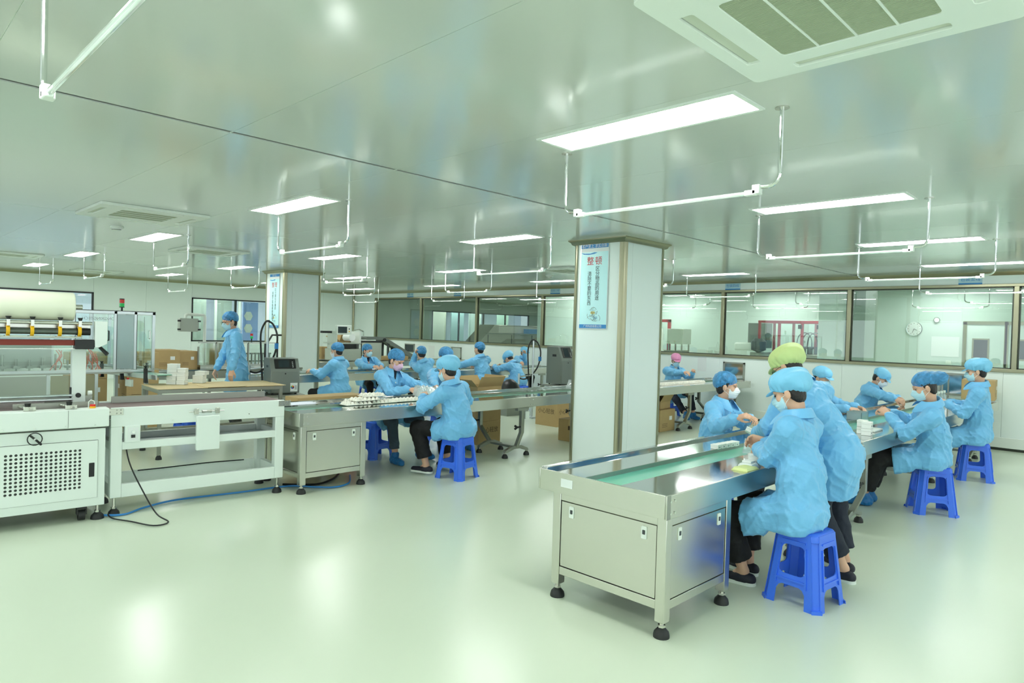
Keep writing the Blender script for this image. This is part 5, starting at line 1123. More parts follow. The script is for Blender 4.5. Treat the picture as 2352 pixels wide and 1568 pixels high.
    for i in range(2):
        T_.cap(nb-tu*.05, sh[i], .045, .04); T_.cap(sh[i], el[i], .04, .034); T_.cap(el[i], wr[i]-unit(wr[i]-el[i])*.05, .034, .026, k=.01)
        if legs: T_.cap(hips[i], kn[i], .055, .045); T_.cap(kn[i], an[i], .04, .03, k=.01)
    parts.append((*polygonise(T_.ev, np.min(T_.lo, 0), np.max(T_.hi, 0), .016*res), 0))
    for i, s in enumerate((-1, 1)):
        Hs = Sdf(.006); fd = unit(wr[i]-el[i]); Hs.cap(wr[i]-fd*.07, wr[i], .028*z, .021*z, k=.02); pn = V3(*palm[i]) if palm and palm[i] is not None else -up*.9-rt*s*.45
        dd = unit(fd*.75+(-up*.1 if not look else V3(*look)*.0)); c_ = curl[i] if isinstance(curl, (tuple, list)) else curl
        hand_prims(Hs, wr[i], dd, pn, s*-1 if True else 1, c_, z*.98)
        parts.append((*polygonise(Hs.ev, np.min(Hs.lo, 0), np.max(Hs.hi, 0), max(.0042, .0048*res)), 0))
        if legs and trousers is not None:
            Ls = Sdf(.02); k_ = unit(kn[i]-an[i]); Ls.cap(an[i]+k_*.13, an[i]+k_*.0, .043*z, .032*z); Ls.cap(an[i], an[i]+fw*.05-up*.03, .033, .03); parts.append((*polygonise(Ls.ev, np.min(Ls.lo, 0), np.max(Ls.hi, 0), .01*res), 0))
    np_obj('body', parts, M_skin, root, off)
    # --- eyes and brows where the face is seen
    if res <= 1.3:
        for s in (-1, 1):
            b = MB(); c = hw(.032*s, .0795, .006); X_, Y_, Z_ = [Vector(HM[:, q]) for q in range(3)]; cc = Vector(c)
            pr_ = [(-.014, 0), (-.008, .0042), (0, .0055), (.008, .0045), (.014, -.001), (.007, -.003), (0, -.004), (-.008, -.003)]
            b.plate([[(p[0]*z, p[1]*z) for p in pr_]], .004, lambda a, b_, c_: cc+X_*a+Z_*b_+Y_*(c_+.0035-abs(a)*.12)); b.build('eye', mat('eye_dark', (34, 26, 24), .25), root)
            b = MB(); b.tube([Vector(hw((.012+.036*q)*s, .0885-.018*q*q, .031+.005*math.sin(q*3.)))+Y_*.0015 for q in (0, .33, .66, 1)], [.002, .0028, .0026, .0012], 5); b.build('eyebrow', M_hair, root)
    # --- hair
    He = Sdf(.01); He.ell(hw(0, -.014, .046), V3(.083, .101, .095)*z, HM); He.ell(hw(0, -.042, -.03), V3(.067, .05, .056)*z, HM, k=.03)
    if hairbun: He.ell(hw(0, -.14, .045), V3(.045, .05, .045)*z, HM, k=.03)
    def hairf(P):
        q = (P-hc) @ HM/z; return np.maximum(He.ev(P)+.001*np.sin(P @ V3(190, 130, 40)), np.maximum((.8*q[:, 1]-.6*q[:, 2]-.012)*z, np.maximum((-.085-q[:, 2])*z, (-.0+q[:, 1]*1.-.02-np.maximum(q[:, 2]-.03, 0)*3)*z*.6)))
    np_obj('hair', [(*polygonise(hairf, hc-.17*z, hc+.17*z, .008*res), 0)], M_hair, root, off)
    # --- head cover
    if cap == 'net':
        C = Sdf(.03); C.ell(hw(0, -.02, .068), V3(.092, .108, .082)*z, HM)
        if hairbun: C.ell(hw(0, -.14, .05), V3(.066, .072, .062)*z, HM, k=.05)
        else: C.ell(hw(0, -.06, .03), V3(.08, .07, .06)*z, HM)
        pn, po = unit(V3(0, .48, -1.)), V3(0, .085, .046)
        def cf(P):
            q = (P-hc) @ HM/z; cut = (q-po) @ pn; ang = np.arctan2(q[:, 0], q[:, 1]+.01); ruf = .0028*np.sin(ang*26+seed)*np.clip(1.+cut*9, 0, 1)+.002*np.sin(q @ V3(70, 90, 110)+seed)
            return np.maximum(C.ev(P)+ruf, (cut-.0)*z)
        o = np_obj('hair_net', [(*polygonise(cf, hc-.2*z, hc+.2*z, .0065*res), 0)], M_net, root, off)
        def bandf(P):
            q = (P-hc) @ HM/z; cut = (q-po) @ pn; return np.maximum(C.ev(P)-.0025, np.abs(cut+.003)*z-.0045)
        np_obj('elastic_band', [(*polygonise(bandf, hc-.2*z, hc+.2*z, .0048*res), 0)], M_netb, root, off)
    elif cap:
        C = Sdf(.035); C.ell(hw(0, -.03, .085), V3(.118, .125, .072)*z, HM); C.ell(hw(0, -.085, .04), V3(.095, .07, .065)*z, HM); C.cap(hw(0, .02, .055), hw(0, -.02, .06), .085*z, .085*z, k=.03)
        if cap == 'low': C.p = C.p[2:]; C.ell(hw(0, -.015, .07), V3(.096, .112, .07)*z, HM)
        pn, po = unit(V3(0, .42, -1.)), V3(0, .09, .042)
        def cf(P):
            q = (P-hc) @ HM/z; cut = (q-po) @ pn; ang = np.arctan2(q[:, 0], q[:, 1]+.01); ruf = .0032*np.sin(ang*22+seed+3*np.sin(ang*2))*np.clip(1.+cut*9, 0, 1)+.004*np.sin(q @ V3(50, 38, 60)+seed)
            return np.maximum(C.ev(P)+ruf, cut*z)
        o = np_obj('cloth_cap', [(*polygonise(cf, hc-.22*z, hc+.22*z, .0075*res), 0)], capm or M_capb, root, off)
        Bf = Sdf(.01); Bf.ell(hw(0, .098, .036), V3(.075, .052, .007)*z, HM @ rot('x', -.35)); np_obj('cap_brim', [(*polygonise(Bf.ev, np.min(Bf.lo, 0), np.max(Bf.hi, 0), .005*res), 0)], capm or M_capb, o, V3(0, 0, 0)+off)
        if cap != 'low': b = MB(); c = Vector(hw(.03, -.02, .158)); b.box(-.02, -.016, -.002, .02, .016, .002, Matrix.Translation(c) @ Matrix(HM.tolist()).to_4x4()); b.build('cap_tag', mat('tag_grey', (170, 190, 200), .6), root)
    # --- mask
    if mask is not None:
        Fm = Sdf(.03); Fm.ell(hw(0, .022, -.035), V3(.066, .078, .08)*z, HM); Fm.ell(hw(0, .066, -.095), V3(.026, .022, .018)*z, HM); Fm.cap(hw(0, .085, .0), hw(0, .112, -.032), .012*z, .017*z, k=.03); Fm.ell(hw(0, .075, -.05), V3(.045, .032, .045)*z, HM)
        def mf(P):
            q = (P-hc) @ HM/z; d = Fm.ev(P)+.0012*np.sin(q[:, 2]*330)*(np.abs(q[:, 0]) < .05); return np.maximum.reduce([d, (-d-.012), (q[:, 2]-.0+.006-np.maximum(.03-np.abs(q[:, 0]), 0)*.5)*z, (-.103-q[:, 2])*z, (.03-q[:, 1])*z, (np.abs(q[:, 0])-.062)*z])
        o = np_obj('face_mask', [(*polygonise(mf, hw(0, .06, -.05)-.1, hw(0, .06, -.05)+.1, .005*res), 0)], mask, root, off)
        if straps:
            for s in (-1, 1):
                b = MB()
                for z0 in (-.018, -.085): b.tube([Vector(hw(.06*s, .045, z0)), Vector(hw(.078*s, .015, (z0-.0)*.6+0)), Vector(hw(.086*s, -.012, .018 if z0 > -.05 else -.035))], .0016*z, 5)
                b.build('mask_strap', M_paper, o)
    if glasses:
        b = MB()
        for s in (-1, 1):
            b.tube([Vector(hw((.033+.024*math.cos(R(a)))*s, .103-.25*(abs(.033+.024*math.cos(R(a)))-.033)**2*10, .004+.017*math.sin(R(a)))) for a in range(0, 360, 30)], .0018, 5, True); b.tube([Vector(hw(.057*s, .1, .008)), Vector(hw(.08*s, .03, .01)), Vector(hw(.084*s, -.02, .006))], .0018, 5)
        b.tube([Vector(hw(-.009, .108, .006)), Vector(hw(.009, .108, .006))], .0018, 5); b.build('glasses', M_black, root)
    # --- coat
    Cs = Sdf(.055); fl = (f2, 1.35, .80)
    Cs.cap(chest-tu*.03, mid, .146*z, .142*z, sq=(f2, 1.3, .78)); Cs.cap(nb-tu*.10+r2*-.08, nb-tu*.10+r2*.08, .078*z, sq=None); Cs.cap(nb-tu*.06, nb-tu*.02, .066, .056)
    for i, s in enumerate((-1, 1)):
        Cs.cap(nb-tu*.06, sh[i], .058*z, .072*z, k=.05); ed = unit(wr[i]-el[i]); Cs.cap(sh[i], el[i], .078*z, .064*z, k=.035); Cs.cap(el[i], wr[i]-ed*.035, .066*z, .046*z, k=.02)
        Cs.ell(wr[i]-ed*.055, V3(.05, .05, .05)*z, k=.02); Cs.cap(wr[i]-ed*.03, wr[i]-ed*.008, .036*z, .034*z, k=.012)
    Sk = Sdf(.07)
    if seat:
        Sk.cap(mid, hip+up*.02-fw*.02, .155*z, .16*z, sq=(fw, 1.3, .9)); Sk.ell(hip-fw*.03-up*.005, V3(.165, .135, .105)*z, np.stack([rt, fw, up], 1))
        tdir = [unit(kn[i]-hips[i]) for i in range(2)]
        for i in range(2): e = hips[i]+tdir[i]*th*(skirt+.12); Sk.cap(hips[i]+up*.01, e, .10*z, .098*z); Sk.cap(hips[i]-up*.05+rt*(i*2-1)*.045, e-up*.10+rt*(i*2-1)*.03, .05*z, .05*z); Sk.cap(hips[i]-up*.01+rt*(i*2-1)*.035-fw*.03, hips[i]-up*.08+rt*(i*2-1)*.05-fw*.03, .09*z, .07*z)
        m_ = (hips[0]+hips[1])/2; td = unit(tdir[0]+tdir[1]); Sk.cap(m_, m_+td*th*(skirt+.05), .08*z)
    else:
        hb = hem if hem else .52; legd = unit((kn[0]+kn[1])/2-hip); bot = hip+legd*(hz-hb)
        Sk.cap(mid, hip, .155*z, .165*z, sq=(fw, 1.3, .82)); Sk.cap(hip, bot+legd*.12, .17*z, .205*z, sq=(fw, 1.3, .85))
    lo = np.minimum(np.min(Cs.lo, 0), np.min(Sk.lo, 0)); hi = np.maximum(np.max(Cs.hi, 0), np.max(Sk.hi, 0))
    cut_h = hw(0, -.02, -.07)
    Nk = Sdf(.02); Nk.cap(nb-tu*.02+f2*.005, nb+tu*.14, .05*z, .075*z)
    V_ = Sdf(.01); V_.cap(nb+f2*.07-tu*.005, nb+f2*.115-tu*.12, .035*z, .006)
    def coatf(P):
        a = Cs.ev(P); b = Sk.ev(P)
        if seat:
            c1 = (P-hips[0]) @ td-th*skirt; cutb = np.maximum(c1, (seat-.005)-P[:, 2]-np.maximum((P-pos) @ fw-.11, 0)*1.4-np.minimum(np.maximum(np.abs((P-pos) @ rt)-.115, 0)*1.2, .02))
        else: cutb = (P-bot) @ legd
        k = .05; hh = np.maximum(k-np.abs(a-b), 0)/k; d = np.minimum(a, b)-hh*hh*k*.25
        near = np.ones(len(P))*.8
        for e in el: near += 1.1*np.exp(-(((P-e)**2).sum(1))/.012)
        near += .6*np.exp(-(((P-mid)**2).sum(1))/.03)+.5*np.exp(-(((P-hip)**2).sum(1))/.03)
        m = np.abs(d) < .05; w = np.zeros(len(P)); w[m] = folds(P[m], seed*2.1, .0068*z)*near[m]; d = np.minimum(np.maximum(d+w, cutb), a+w)
        return np.maximum(np.maximum(d, -Nk.ev(P)), -V_.ev(P))
    hcx = .0095*res; coat = np_obj('coat', [(*polygonise(coatf, lo, hi, hcx), 0)], M_coat, root, off)
    if inner is not None: b = Sdf(.02); b.cap(nb+f2*.03-tu*.02, nb+f2*.085-tu*.13, .045, .02); b.cap(nb-tu*.04, nb+tu*.015, .058, .056); np_obj('inner_shirt', [(*polygonise(lambda P: np.maximum(b.ev(P), -np.maximum((P-nb) @ tu-.0, -1)*-1-.012), np.min(b.lo, 0), np.max(b.hi, 0), .009*res), 0)], inner, root, off)
    if collar:
        b = MB(); n = 25; rows = []
        for k in range(n):
            a = R(-152+304*k/(n-1)); tip = max(0, (abs(math.degrees(a))-95)/57)
            ring = []
            for (rr, hh_) in ((.062, -.015), (.066, .03), (.073, .036), (.088+.02*tip, .0-.03*tip), (.1+.03*tip, -.028-.05*tip)):
                q = nb+r2*rr*1.18*math.sin(a)*z-f2*rr*1.12*math.cos(a)*z+tu*(hh_+.012)*z+f2*.005; q = q+f2*(.03*tip if hh_ < 0 else .0)-tu*(.02*(1-math.cos(a))/2)
                ring.append(q)
            rows.append(ring)
        vs = [tuple(p) for r_ in rows for p in r_]; b.add(vs, [(k*5+j, k*5+j+1, (k+1)*5+j+1, (k+1)*5+j) for k in range(n-1) for j in range(4)]); o = b.build('collar', M_coat, root, fix=False); sm = o.modifiers.new('solid', 'SOLIDIFY'); sm.thickness = .005; sm.offset = 0
        if res < 1.2: o.modifiers.new('sub', 'SUBSURF').levels = 1
    if buttons:
        for k in range(4):
            p = nb+f2*.02-tu*(.14+.085*k); dd = f2; 
            for _ in range(40):
                v = float(coatf(p[None])[0]); 
                if v > -.0005: break
                p = p+dd*max(.002, -v*.8)
            MB().cyl(tuple(p-dd*.001), tuple(p+dd*.003), .008, 12).build('button', M_white, root)
    # --- trousers and shoes
    if trousers is not None:
        Tr = Sdf(.04); Tr.ell(hip, V3(.15, .11, .11)*z, np.stack([rt, fw, up], 1)); cr = .062 if not wide else .085
        for i in range(2):
            kd = unit(an[i]-kn[i]); e = an[i]-kd*.07; Tr.cap(hips[i], kn[i], .085*z, (.068 if not wide else .082)*z); Tr.cap(kn[i], e, (.066 if not wide else .082)*z, cr*z*.95, k=.03)
        cuts = [(an[i]-unit(an[i]-kn[i])*.09, unit(an[i]-kn[i])) for i in range(2)]
        def tf(P):
            d = Tr.ev(P)
            if not seat: d = np.maximum(d, -((P-bot) @ legd)-.04)
            m = np.abs(d) < .05; w = np.zeros(len(P)); w[m] = folds(P[m], seed*1.3+.5, .005, 30); d = d+w
            for i in range(2):
                near = ((P-an[i])**2).sum(1) < ((P-an[1-i])**2).sum(1); c_ = (P-cuts[i][0]) @ cuts[i][1]; d = np.where(near & (((P-an[i])**2).sum(1) < .09), np.maximum(d, c_), d)
            return d
        np_obj('trousers', [(*polygonise(tf, np.min(Tr.lo, 0), np.max(Tr.hi, 0), .0125*res), 0)], trousers, root, off)
        for i, s in enumerate((-1, 1)):
            td_ = unit(fw+rt*s*.18); a = an[i]; g = a-up*.085+up*.0; fz = max(0., g[2]); 
            Fs = Sdf(.03)
            if shoes == 'cover': Fs.cap(a-up*.035-td_*.03, g+td_*.17+up*.035, .05, .034); Fs.cap(g-td_*.05+up*.045, a+up*.02-td_*.01, .046, .05); Fs.ell(g+td_*.05+up*.03, V3(.048, .11, .03), np.stack([rt, td_, up], 1)); m = M_shoec
            else: Fs.cap(g-td_*.045+up*.04, g+td_*.02+up*.045, .038, .036); Fs.cap(g+up*.035, g+td_*.165+up*.03, .036, .03); m = M_shoe
            def sf(P): d = Fs.ev(P)+(folds(P, seed, .004, 60) if shoes == 'cover' else 0); return np.maximum(d, (g[2]+(.004 if shoes == 'cover' else .018))-P[:, 2])
            sh_ = np_obj('shoe_cover' if shoes == 'cover' else 'shoe', [(*polygonise(sf, np.min(Fs.lo, 0), np.max(Fs.hi, 0), .008*res), 0)], m, root, off)
            if shoes != 'cover': b = MB(); b.plate([[(tuple(x)) for x in rrect(-.036, -.08, .036, .195, .034, 4)]], .022, lambda p, q, c_: Vector(g+rt*p+td_*q+up*c_)); b.build('white_sole', M_white, sh_)
    if wtch:
        fd = unit(wr[1]-el[1]); c = Vector(wr[1]-fd*.01); MB().tube([c+Vector(np.cross(fd, up))*.026*math.cos(t)+Vector(np.cross(fd, np.cross(fd, up)))*.026*math.sin(t) for t in np.linspace(0, 6.28, 14)[:-1]], .006, 6, True).build('wrist_watch', M_white, root)
    return root, dict(wr=wr, el=el, hc=hc, HM=HM, nb=nb, fd=[unit(wr[i]-el[i]) for i in range(2)])
# hair-net material: thin translucent blue gauze with brighter creases
M_net = bpy.data.materials.new('hair_net'); M_net.use_nodes = True; nt = M_net.node_tree; bs = nt.nodes['Principled BSDF']
tc = nt.nodes.new('ShaderNodeTexCoord'); nz = nt.nodes.new('ShaderNodeTexNoise'); nz.inputs['Scale'].default_value = 16; nz.inputs['Detail'].default_value = 3; nz.inputs['Distortion'].default_value = 1.5
rp_ = nt.nodes.new('ShaderNodeValToRGB'); rp_.color_ramp.elements[0].position = .38; rp_.color_ramp.elements[0].color = (.5, .5, .5, 1); rp_.color_ramp.elements[1].position = .66; rp_.color_ramp.elements[1].color = (.78, .78, .78, 1)
nt.links.new(tc.outputs['Object'], nz.inputs[0]); nt.links.new(nz.outputs[0], rp_.inputs[0]); nt.links.new(rp_.outputs[0], bs.inputs['Alpha'])
bs.inputs['Base Color'].default_value = (*lin((84, 170, 232)), 1); bs.inputs['Roughness'].default_value = .5
M_netb = mat('net_band', (40, 130, 205), .5)
BL = M_black2
# cloth: crumpled non-woven fabric, relief only
nt = M_coat.node_tree; bs = nt.nodes['Principled BSDF']; n1 = nt.nodes.new('ShaderNodeTexNoise'); n1.inputs['Scale'].default_value = 8; n1.inputs['Detail'].default_value = 3; n1.inputs['Distortion'].default_value = 1.6
n1.noise_type = 'RIDGED_MULTIFRACTAL'; tc_ = nt.nodes.new('ShaderNodeTexCoord'); nt.links.new(tc_.outputs['Object'], n1.inputs[0])
b2 = nt.nodes.new('ShaderNodeBump'); b2.inputs['Strength'].default_value = .5; b2.inputs['Distance'].default_value = .014; nt.links.new(n1.outputs[0], b2.inputs['Height'])
old = [l for l in nt.links if l.to_socket == bs.inputs['Normal']]; src = old[0].from_socket; nt.links.new(src, b2.inputs['Normal']); nt.links.new(b2.outputs[0], bs.inputs['Normal'])
# ------------------------------------------------------------------ the workers
ZT_ = .80
person('seated woman nearest the camera in blue coat, puffy blue cap and wide black trousers', (4.31, 1.67), 88, seat=.46, head=(-8, 22), lean=16, hands=[(4.44, 2.00, .90), (4.62, 2.04, .92)], feet=[(4.28, 2.0), (4.50, 2.07)], cap='puff', mask=M_maskb, trousers=BL, shoes='flat', res=.9, seed=1, curl=.75, pole=(.8, .5), wide=True, skirt=.66, palm=[(.8, .2, -.5), (-.8, .2, -.5)], hp=(4.34, 1.76, 1.316))
person('standing worker in blue coat and yellow green puffy cap bending over the near conveyor', (4.78, 1.60), 72, head=(-10, 34), lean=30, hands=[(4.82, 2.20, .93), (5.04, 2.26, .93)], feet=[(4.86, 1.56), (5.06, 1.62)], cap='puff', capm=M_capg, mask=M_maskb, trousers=M_navy, shoes='flat', res=.95, seed=2, size=1.0, female=False, glasses=True, hem=.61, hipz=.86, wide=True, curl=.6, palm=[(.6, .2, -.7), (-.6, .2, -.7)], pole=(.7, .55), hp=(4.9, 2.0, 1.438))
person('seated woman in blue hair net and white mask behind the near conveyor, hands raised', (6.0, 3.15), -92, seat=.46, head=(-24, 4), lean=14, hands=[(5.86, 2.72, .91), (5.64, 2.74, .93)], cap='net', mask=M_mask, trousers=BL, res=.9, seed=3, buttons=True, inner=M_navy, curl=.45, palm=[(-.5, .1, -.8), (.5, .1, -.8)], pole=(.8, .5), hp=(6.02, 3.05, 1.165))
person('worker in blue coat and cap mostly hidden behind the bending worker', (8.62, 3.24), -90, seat=.46, head=(10, 15), lean=18, cap='low', mask=M_maskb, trousers=BL, res=1.6, seed=4, hands=[(8.7, 2.7, .84), (8.4, 2.7, .84)], pole=(.6, .7), hp=(8.6, 3.1, 1.164))
person('seated man in smooth blue cap and white mask leaning forearms on the right conveyor', (10.42, 3.18), -100, seat=.46, head=(-8, 32), lean=24, hands=[(10.28, 2.62, .86), (10.05, 2.60, .86)], cap='low', mask=M_mask, trousers=BL, res=1.15, seed=5, female=False, curl=.8, palm=[(-.6, .1, -.6), (.6, .1, -.6)], pole=(.5, .8), inner=M_paper, hp=(10.5, 2.98, 1.116))
person('seated woman in blue hair net, wide black trousers and shoe covers, legs stretched out', (7.48, 1.65), 100, seat=.46, head=(-10, 20), lean=12, hands=[(7.27, 1.98, .93), (7.47, 2.02, .94)], feet=[(7.26, 2.18), (7.46, 2.20)], cap='net', hairbun=True, mask=M_maskb, trousers=BL, res=.95, seed=6, wide=True, curl=.7, palm=[(.7, .2, -.5), (-.7, .2, -.5)], pole=(.8, .45), size=1.03, skirt=.7, hp=(7.29, 1.68, 1.217))
person('seated woman in pleated blue cap and mask farthest right at the conveyor', (9.72, 1.69), 96, seat=.46, head=(-4, 10), lean=6, hands=[(9.56, 1.97, .92), (9.74, 2.0, .91)], feet=[(9.42, 2.0), (9.62, 2.06)], cap='puff', mask=M_maskb, trousers=M_jean, shoes='flat', res=1.05, seed=7, size=1.03, curl=.5, pole=(.8, .4), hp=(9.61, 1.68, 1.316))
person('worker in pink cap, glasses and mask handling paper at the far conveyor', (11.93, 7.22), -128, seat=.46, head=(6, 16), lean=8, hands=[(11.85, 6.72, .93), (11.62, 6.72, .93)], feet=[(11.9, 6.7), (11.5, 6.6)], cap='low', capm=M_capp, mask=M_maskb, trousers=M_navy, res=1.35, seed=8, glasses=True, inner=M_paper, curl=.5, hp=(11.88, 7.12, 1.13))
person('seated woman in blue hair net, pink mask and blue shoe covers behind the tray conveyor', (4.92, 7.12), -90, seat=.46, head=(-16, 24), lean=12, hands=[(5.28, 6.62, .86), (4.98, 6.70, .88)], feet=[(5.22, 6.72), (4.74, 6.62)], cap='net', mask=M_maskp, trousers=M_jean, res=.95, seed=9, inner=M_navy, curl=.45, buttons=True, pole=(.7, .55), hp=(4.99, 7.02, 1.217))
person('seated worker seen from behind in blue cap with grey tag at the tray conveyor', (4.86, 5.62), 100, seat=.46, head=(-4, 16), lean=14, hands=[(4.66, 6.0, .88), (4.98, 6.0, .87)], feet=[(4.66, 5.92, .02), (5.0, 5.95, .02)], cap='puff', mask=M_maskb, trousers=BL, shoes='flat', res=.9, seed=10, wide=True, skirt=.45, pole=(.6, .95), size=1.04, hp=(4.78, 5.74, 1.181))
person('worker in dark hair net with glasses behind the one seen from the back', (5.95, 7.22), -105, seat=.46, head=(0, 16), lean=10, hands=[(5.6, 6.72, .87), (5.4, 6.7, .87)], feet=[(5.8, 6.75), (6.1, 6.85)], cap='net', trousers=M_jean, res=1.15, seed=11, glasses=True, inner=M_black2, pole=(.6, .8), size=1.04, hp=(5.9, 7.12, 1.237))
person('leftmost worker of the third conveyor in blue hair net, seen from behind in profile', (5.98, 10.02), 112, seat=.46, head=(-8, 10), lean=4, hands=[(5.66, 10.38, .86), (5.82, 10.42, .86)], cap='net', hairbun=False, mask=M_mask, trousers=BL, res=1.2, seed=12, pole=(.8, .4), hp=(5.97, 10.1, 1.205))
person('man with blue mask sitting behind the third conveyor, forearms on its edge', (7.62, 11.72), -92, seat=.46, head=(-16, 6), lean=10, hands=[(7.6, 11.18, .86), (7.42, 11.16, .86)], cap='net', mask=M_maskb, trousers=BL, res=1.2, seed=13, female=False, inner=M_navy, curl=.5, buttons=True, pole=(.6, .75), hp=(7.55, 11.6, 1.137))
person('worker from behind in hair net holding a hand to the ear at the third conveyor', (7.95, 10.05), 86, seat=.46, head=(12, 10), lean=10, hands=[(7.72, 10.22, 1.16), (8.2, 10.5, .86)], cap='net', trousers=BL, res=1.3, seed=14, pole=(1.1, .1), hp=(7.79, 10.15, 1.15))
person('tall seated worker from behind reaching the left arm out at the third conveyor', (9.32, 10.05), 92, seat=.52, head=(-6, 4), lean=2, hands=[(8.86, 10.58, .88), (9.6, 10.6, .88)], cap='net', trousers=BL, res=1.2, seed=15, female=False, size=1.05, pole=(.7, .3), hp=(9.28, 10.15, 1.233))
person('worker bent far over the third conveyor with blue hood toward the left', (10.33, 10.02), 100, seat=.46, head=(0, 50), lean=34, hands=[(10.1, 10.55, .86), (10.4, 10.58, .86)], cap='puff', trousers=BL, res=1.3, seed=16, pole=(.5, .9), hp=(10.34, 10.34, 1.02))
person('farthest worker in smooth blue cap resting the face on a hand', (12.05, 11.75), -100, seat=.46, head=(-10, 14), lean=12, hands=[(12.0, 11.45, 1.08), (11.7, 11.25, .87)], cap='low', mask=M_mask, trousers=BL, res=1.4, seed=17, pole=(1.0, .2), hp=(12.2, 11.65, 1.09))
person('standing man with glasses, hair net and mask leaning a hand on the cardboard table', (4.06, 9.55), 168, head=(-14, 14), lean=3, hands=[(3.80, 9.18, .895), (3.75, 9.75, .80)], feet=[(4.06, 9.46), (4.10, 9.70)], cap='net', mask=M_maskb, trousers=M_camo, res=1.0, seed=18, female=False, glasses=True, size=1.0, hem=.62, hipz=.90, curl=(.1, .4), palm=[(0, 0, -1), None], wtch=False, pole=(.3, .6), hp=(3.94, 9.6, 1.653))
# ================================================================== small things on the lines
ZB = .785-.008
pat = mat('carton_print', (150, 150, 150), .6)
def pbox(x, y, z, rz, l, w=.062, d=.062, h=.035, grp='small white product boxes'):
    t = wbox(x, y, z, w, d, h, l, grp, rz); b = MB(); b.box(-w*.3, -d/2-.0015, h*.3, w*.1, -d/2-.001, h*.5); L(b, 'printed_mark', pat, t, smooth=False); return t
o5 = ['nearest', 'second', 'third', 'fourth', 'farthest']
for k in range(5): pbox(4.80+k*.066, 2.50-.004*k, ZB+.001, 2, '%s small white box in the row before the hairnet worker' % o5[k], grp='row of small white boxes')
for k, (x, y, z) in enumerate(((4.36, 2.03, 0), (4.43, 2.03, 0), (4.50, 2.04, 0), (4.44, 2.03, .036), (4.62, 2.12, 0))): pbox(x, y, ZB+.001+z, 8*k, '%s small white box beside the yellow cloth by the seated woman' % ('front', 'second', 'third', 'upper', 'rear')[k], grp='white boxes by the yellow cloth')
b = MB(); n = 10
def cloth(x, y, z, w, d, m, nm, label, cat, amp=.006, th=.012, seed=0):
    rr = random.Random(seed); G_ = {(i, j): rr.uniform(-1, 1) for i in range(17) for j in range(17)}
    b = MB(); n = 16 if amp > .01 else 12; g = lambda i, j: amp*(math.sin(i*.9+seed)*.5+math.sin(j*1.1+i*.5+seed*2)*.6+.9*G_[(i, j)]); vs = []
    for s in (1, 0):
        for j in range(n+1):
            for i in range(n+1): vs.append((x+(i/n-.5)*w, y+(j/n-.5)*d, z+(th+amp*2+g(i, j) if s and 0 < i < n and 0 < j < n else (th*.5 if s else 0))))
    m_ = (n+1)**2; fs = [(j*(n+1)+i, j*(n+1)+i+1, (j+1)*(n+1)+i+1, (j+1)*(n+1)+i) for j in range(n) for i in range(n)]; fs += [tuple(m_+q for q in reversed(f)) for f in fs]
    rim = [i for i in range(n+1)]+[(j+1)*(n+1)-1 for j in range(1, n+1)]+[n*(n+1)+i for i in range(n-1, -1, -1)]+[j*(n+1) for j in range(n-1, 0, -1)]
    for a, c in zip(rim, rim[1:]+rim[:1]): fs.append((a, a+m_, c+m_, c))
    return tag(b.add(vs, fs).build(nm, m), label, cat)
cloth(4.22, 1.985, ZB, .17, .11, mat('cloth_yellow', (222, 232, 160), .7), 'folded_cloth', 'pale yellow folded cloth on the near conveyor edge', 'cloth', .002)
cloth(4.34, 2.02, ZB, .1, .1, M_paper, 'paper_slip', 'white paper slip on the yellow cloth', 'paper', .001, .02, 2)
cloth(4.98, 2.26, ZB-.02, .15, .15, M_plas, 'plastic_bag', 'crumpled clear plastic bag hanging at the workers hands over the belt', 'bag', .02, .06, 1)
# A2 conveyor
for k, (x, y, z) in enumerate(((6.68, 1.99, 0), (6.68, 1.99, .064), (6.78, 2.06, 0), (6.78, 2.06, .064))): pbox(x, y, ZB+.001+z, 5, '%s white box of the cluster on the right conveyor near the gap' % ('lower left', 'upper left', 'lower right', 'upper right')[k], .08, .08, .062, 'white box cluster on the right conveyor')
b = MB(); b.box(6.95, 2.0, ZB, 7.2, 2.12, ZB+.02); tag(b.build('white_tray', M_white, bevel=.006), 'flat white tray in front of the hairnet worker on the right', 'tray')
for k in range(2): tag(MB().tube([(6.26+.09*math.cos(R(a)), 1.99+.05*math.sin(R(a))+.02*k, ZB+.006+.011*k) for a in range(0, 360, 24)], .004, 6, True).build('coiled_rope', M_white), '%s loop of white rope at the left end of the right conveyor' % ('lower', 'upper')[k], 'rope')
cloth(6.42, 2.08, ZB, .16, .12, mat('blue_cloth', (120, 185, 220), .6), 'blue_cloth', 'light blue cloth beside the white box cluster', 'cloth', .004)
t = thing('plastic_basket', 'clear plastic basket of vials between the two right workers', 'basket', (7.9, 2.45, ZB))
b = MB(); 
for q in ((7.8, 2.38, 8.02, 2.385), (7.8, 2.53, 8.02, 2.535), (7.8, 2.38, 7.805, 2.535), (8.015, 2.38, 8.02, 2.535)): b.box(q[0], q[1], ZB, q[2], q[3], ZB+.09)
b.build('basket_wall', M_pcf, t, smooth=False); MB().box(7.8, 2.38, ZB, 8.02, 2.535, ZB+.005).build('basket_floor', M_pc, t); MB().box(7.86, 2.42, ZB+.006, 7.96, 2.5, ZB+.05).build('vials', M_paper, t)
bp = thing('clear_bottle', 'x', 'bottle'); MB().lathe([(.028, 0), (.03, .01), (.03, .09), (.015, .12), (.012, .14)], (0, 0, 0), 16).build('bottle_body', M_pcf, bp, world=False); MB().cyl((0, 0, .141), (0, 0, .175), .017, 14).build('bottle_cap', M_white, bp, world=False)
bn = ['first', 'second', 'third', 'fourth', 'fifth', 'sixth', 'seventh']
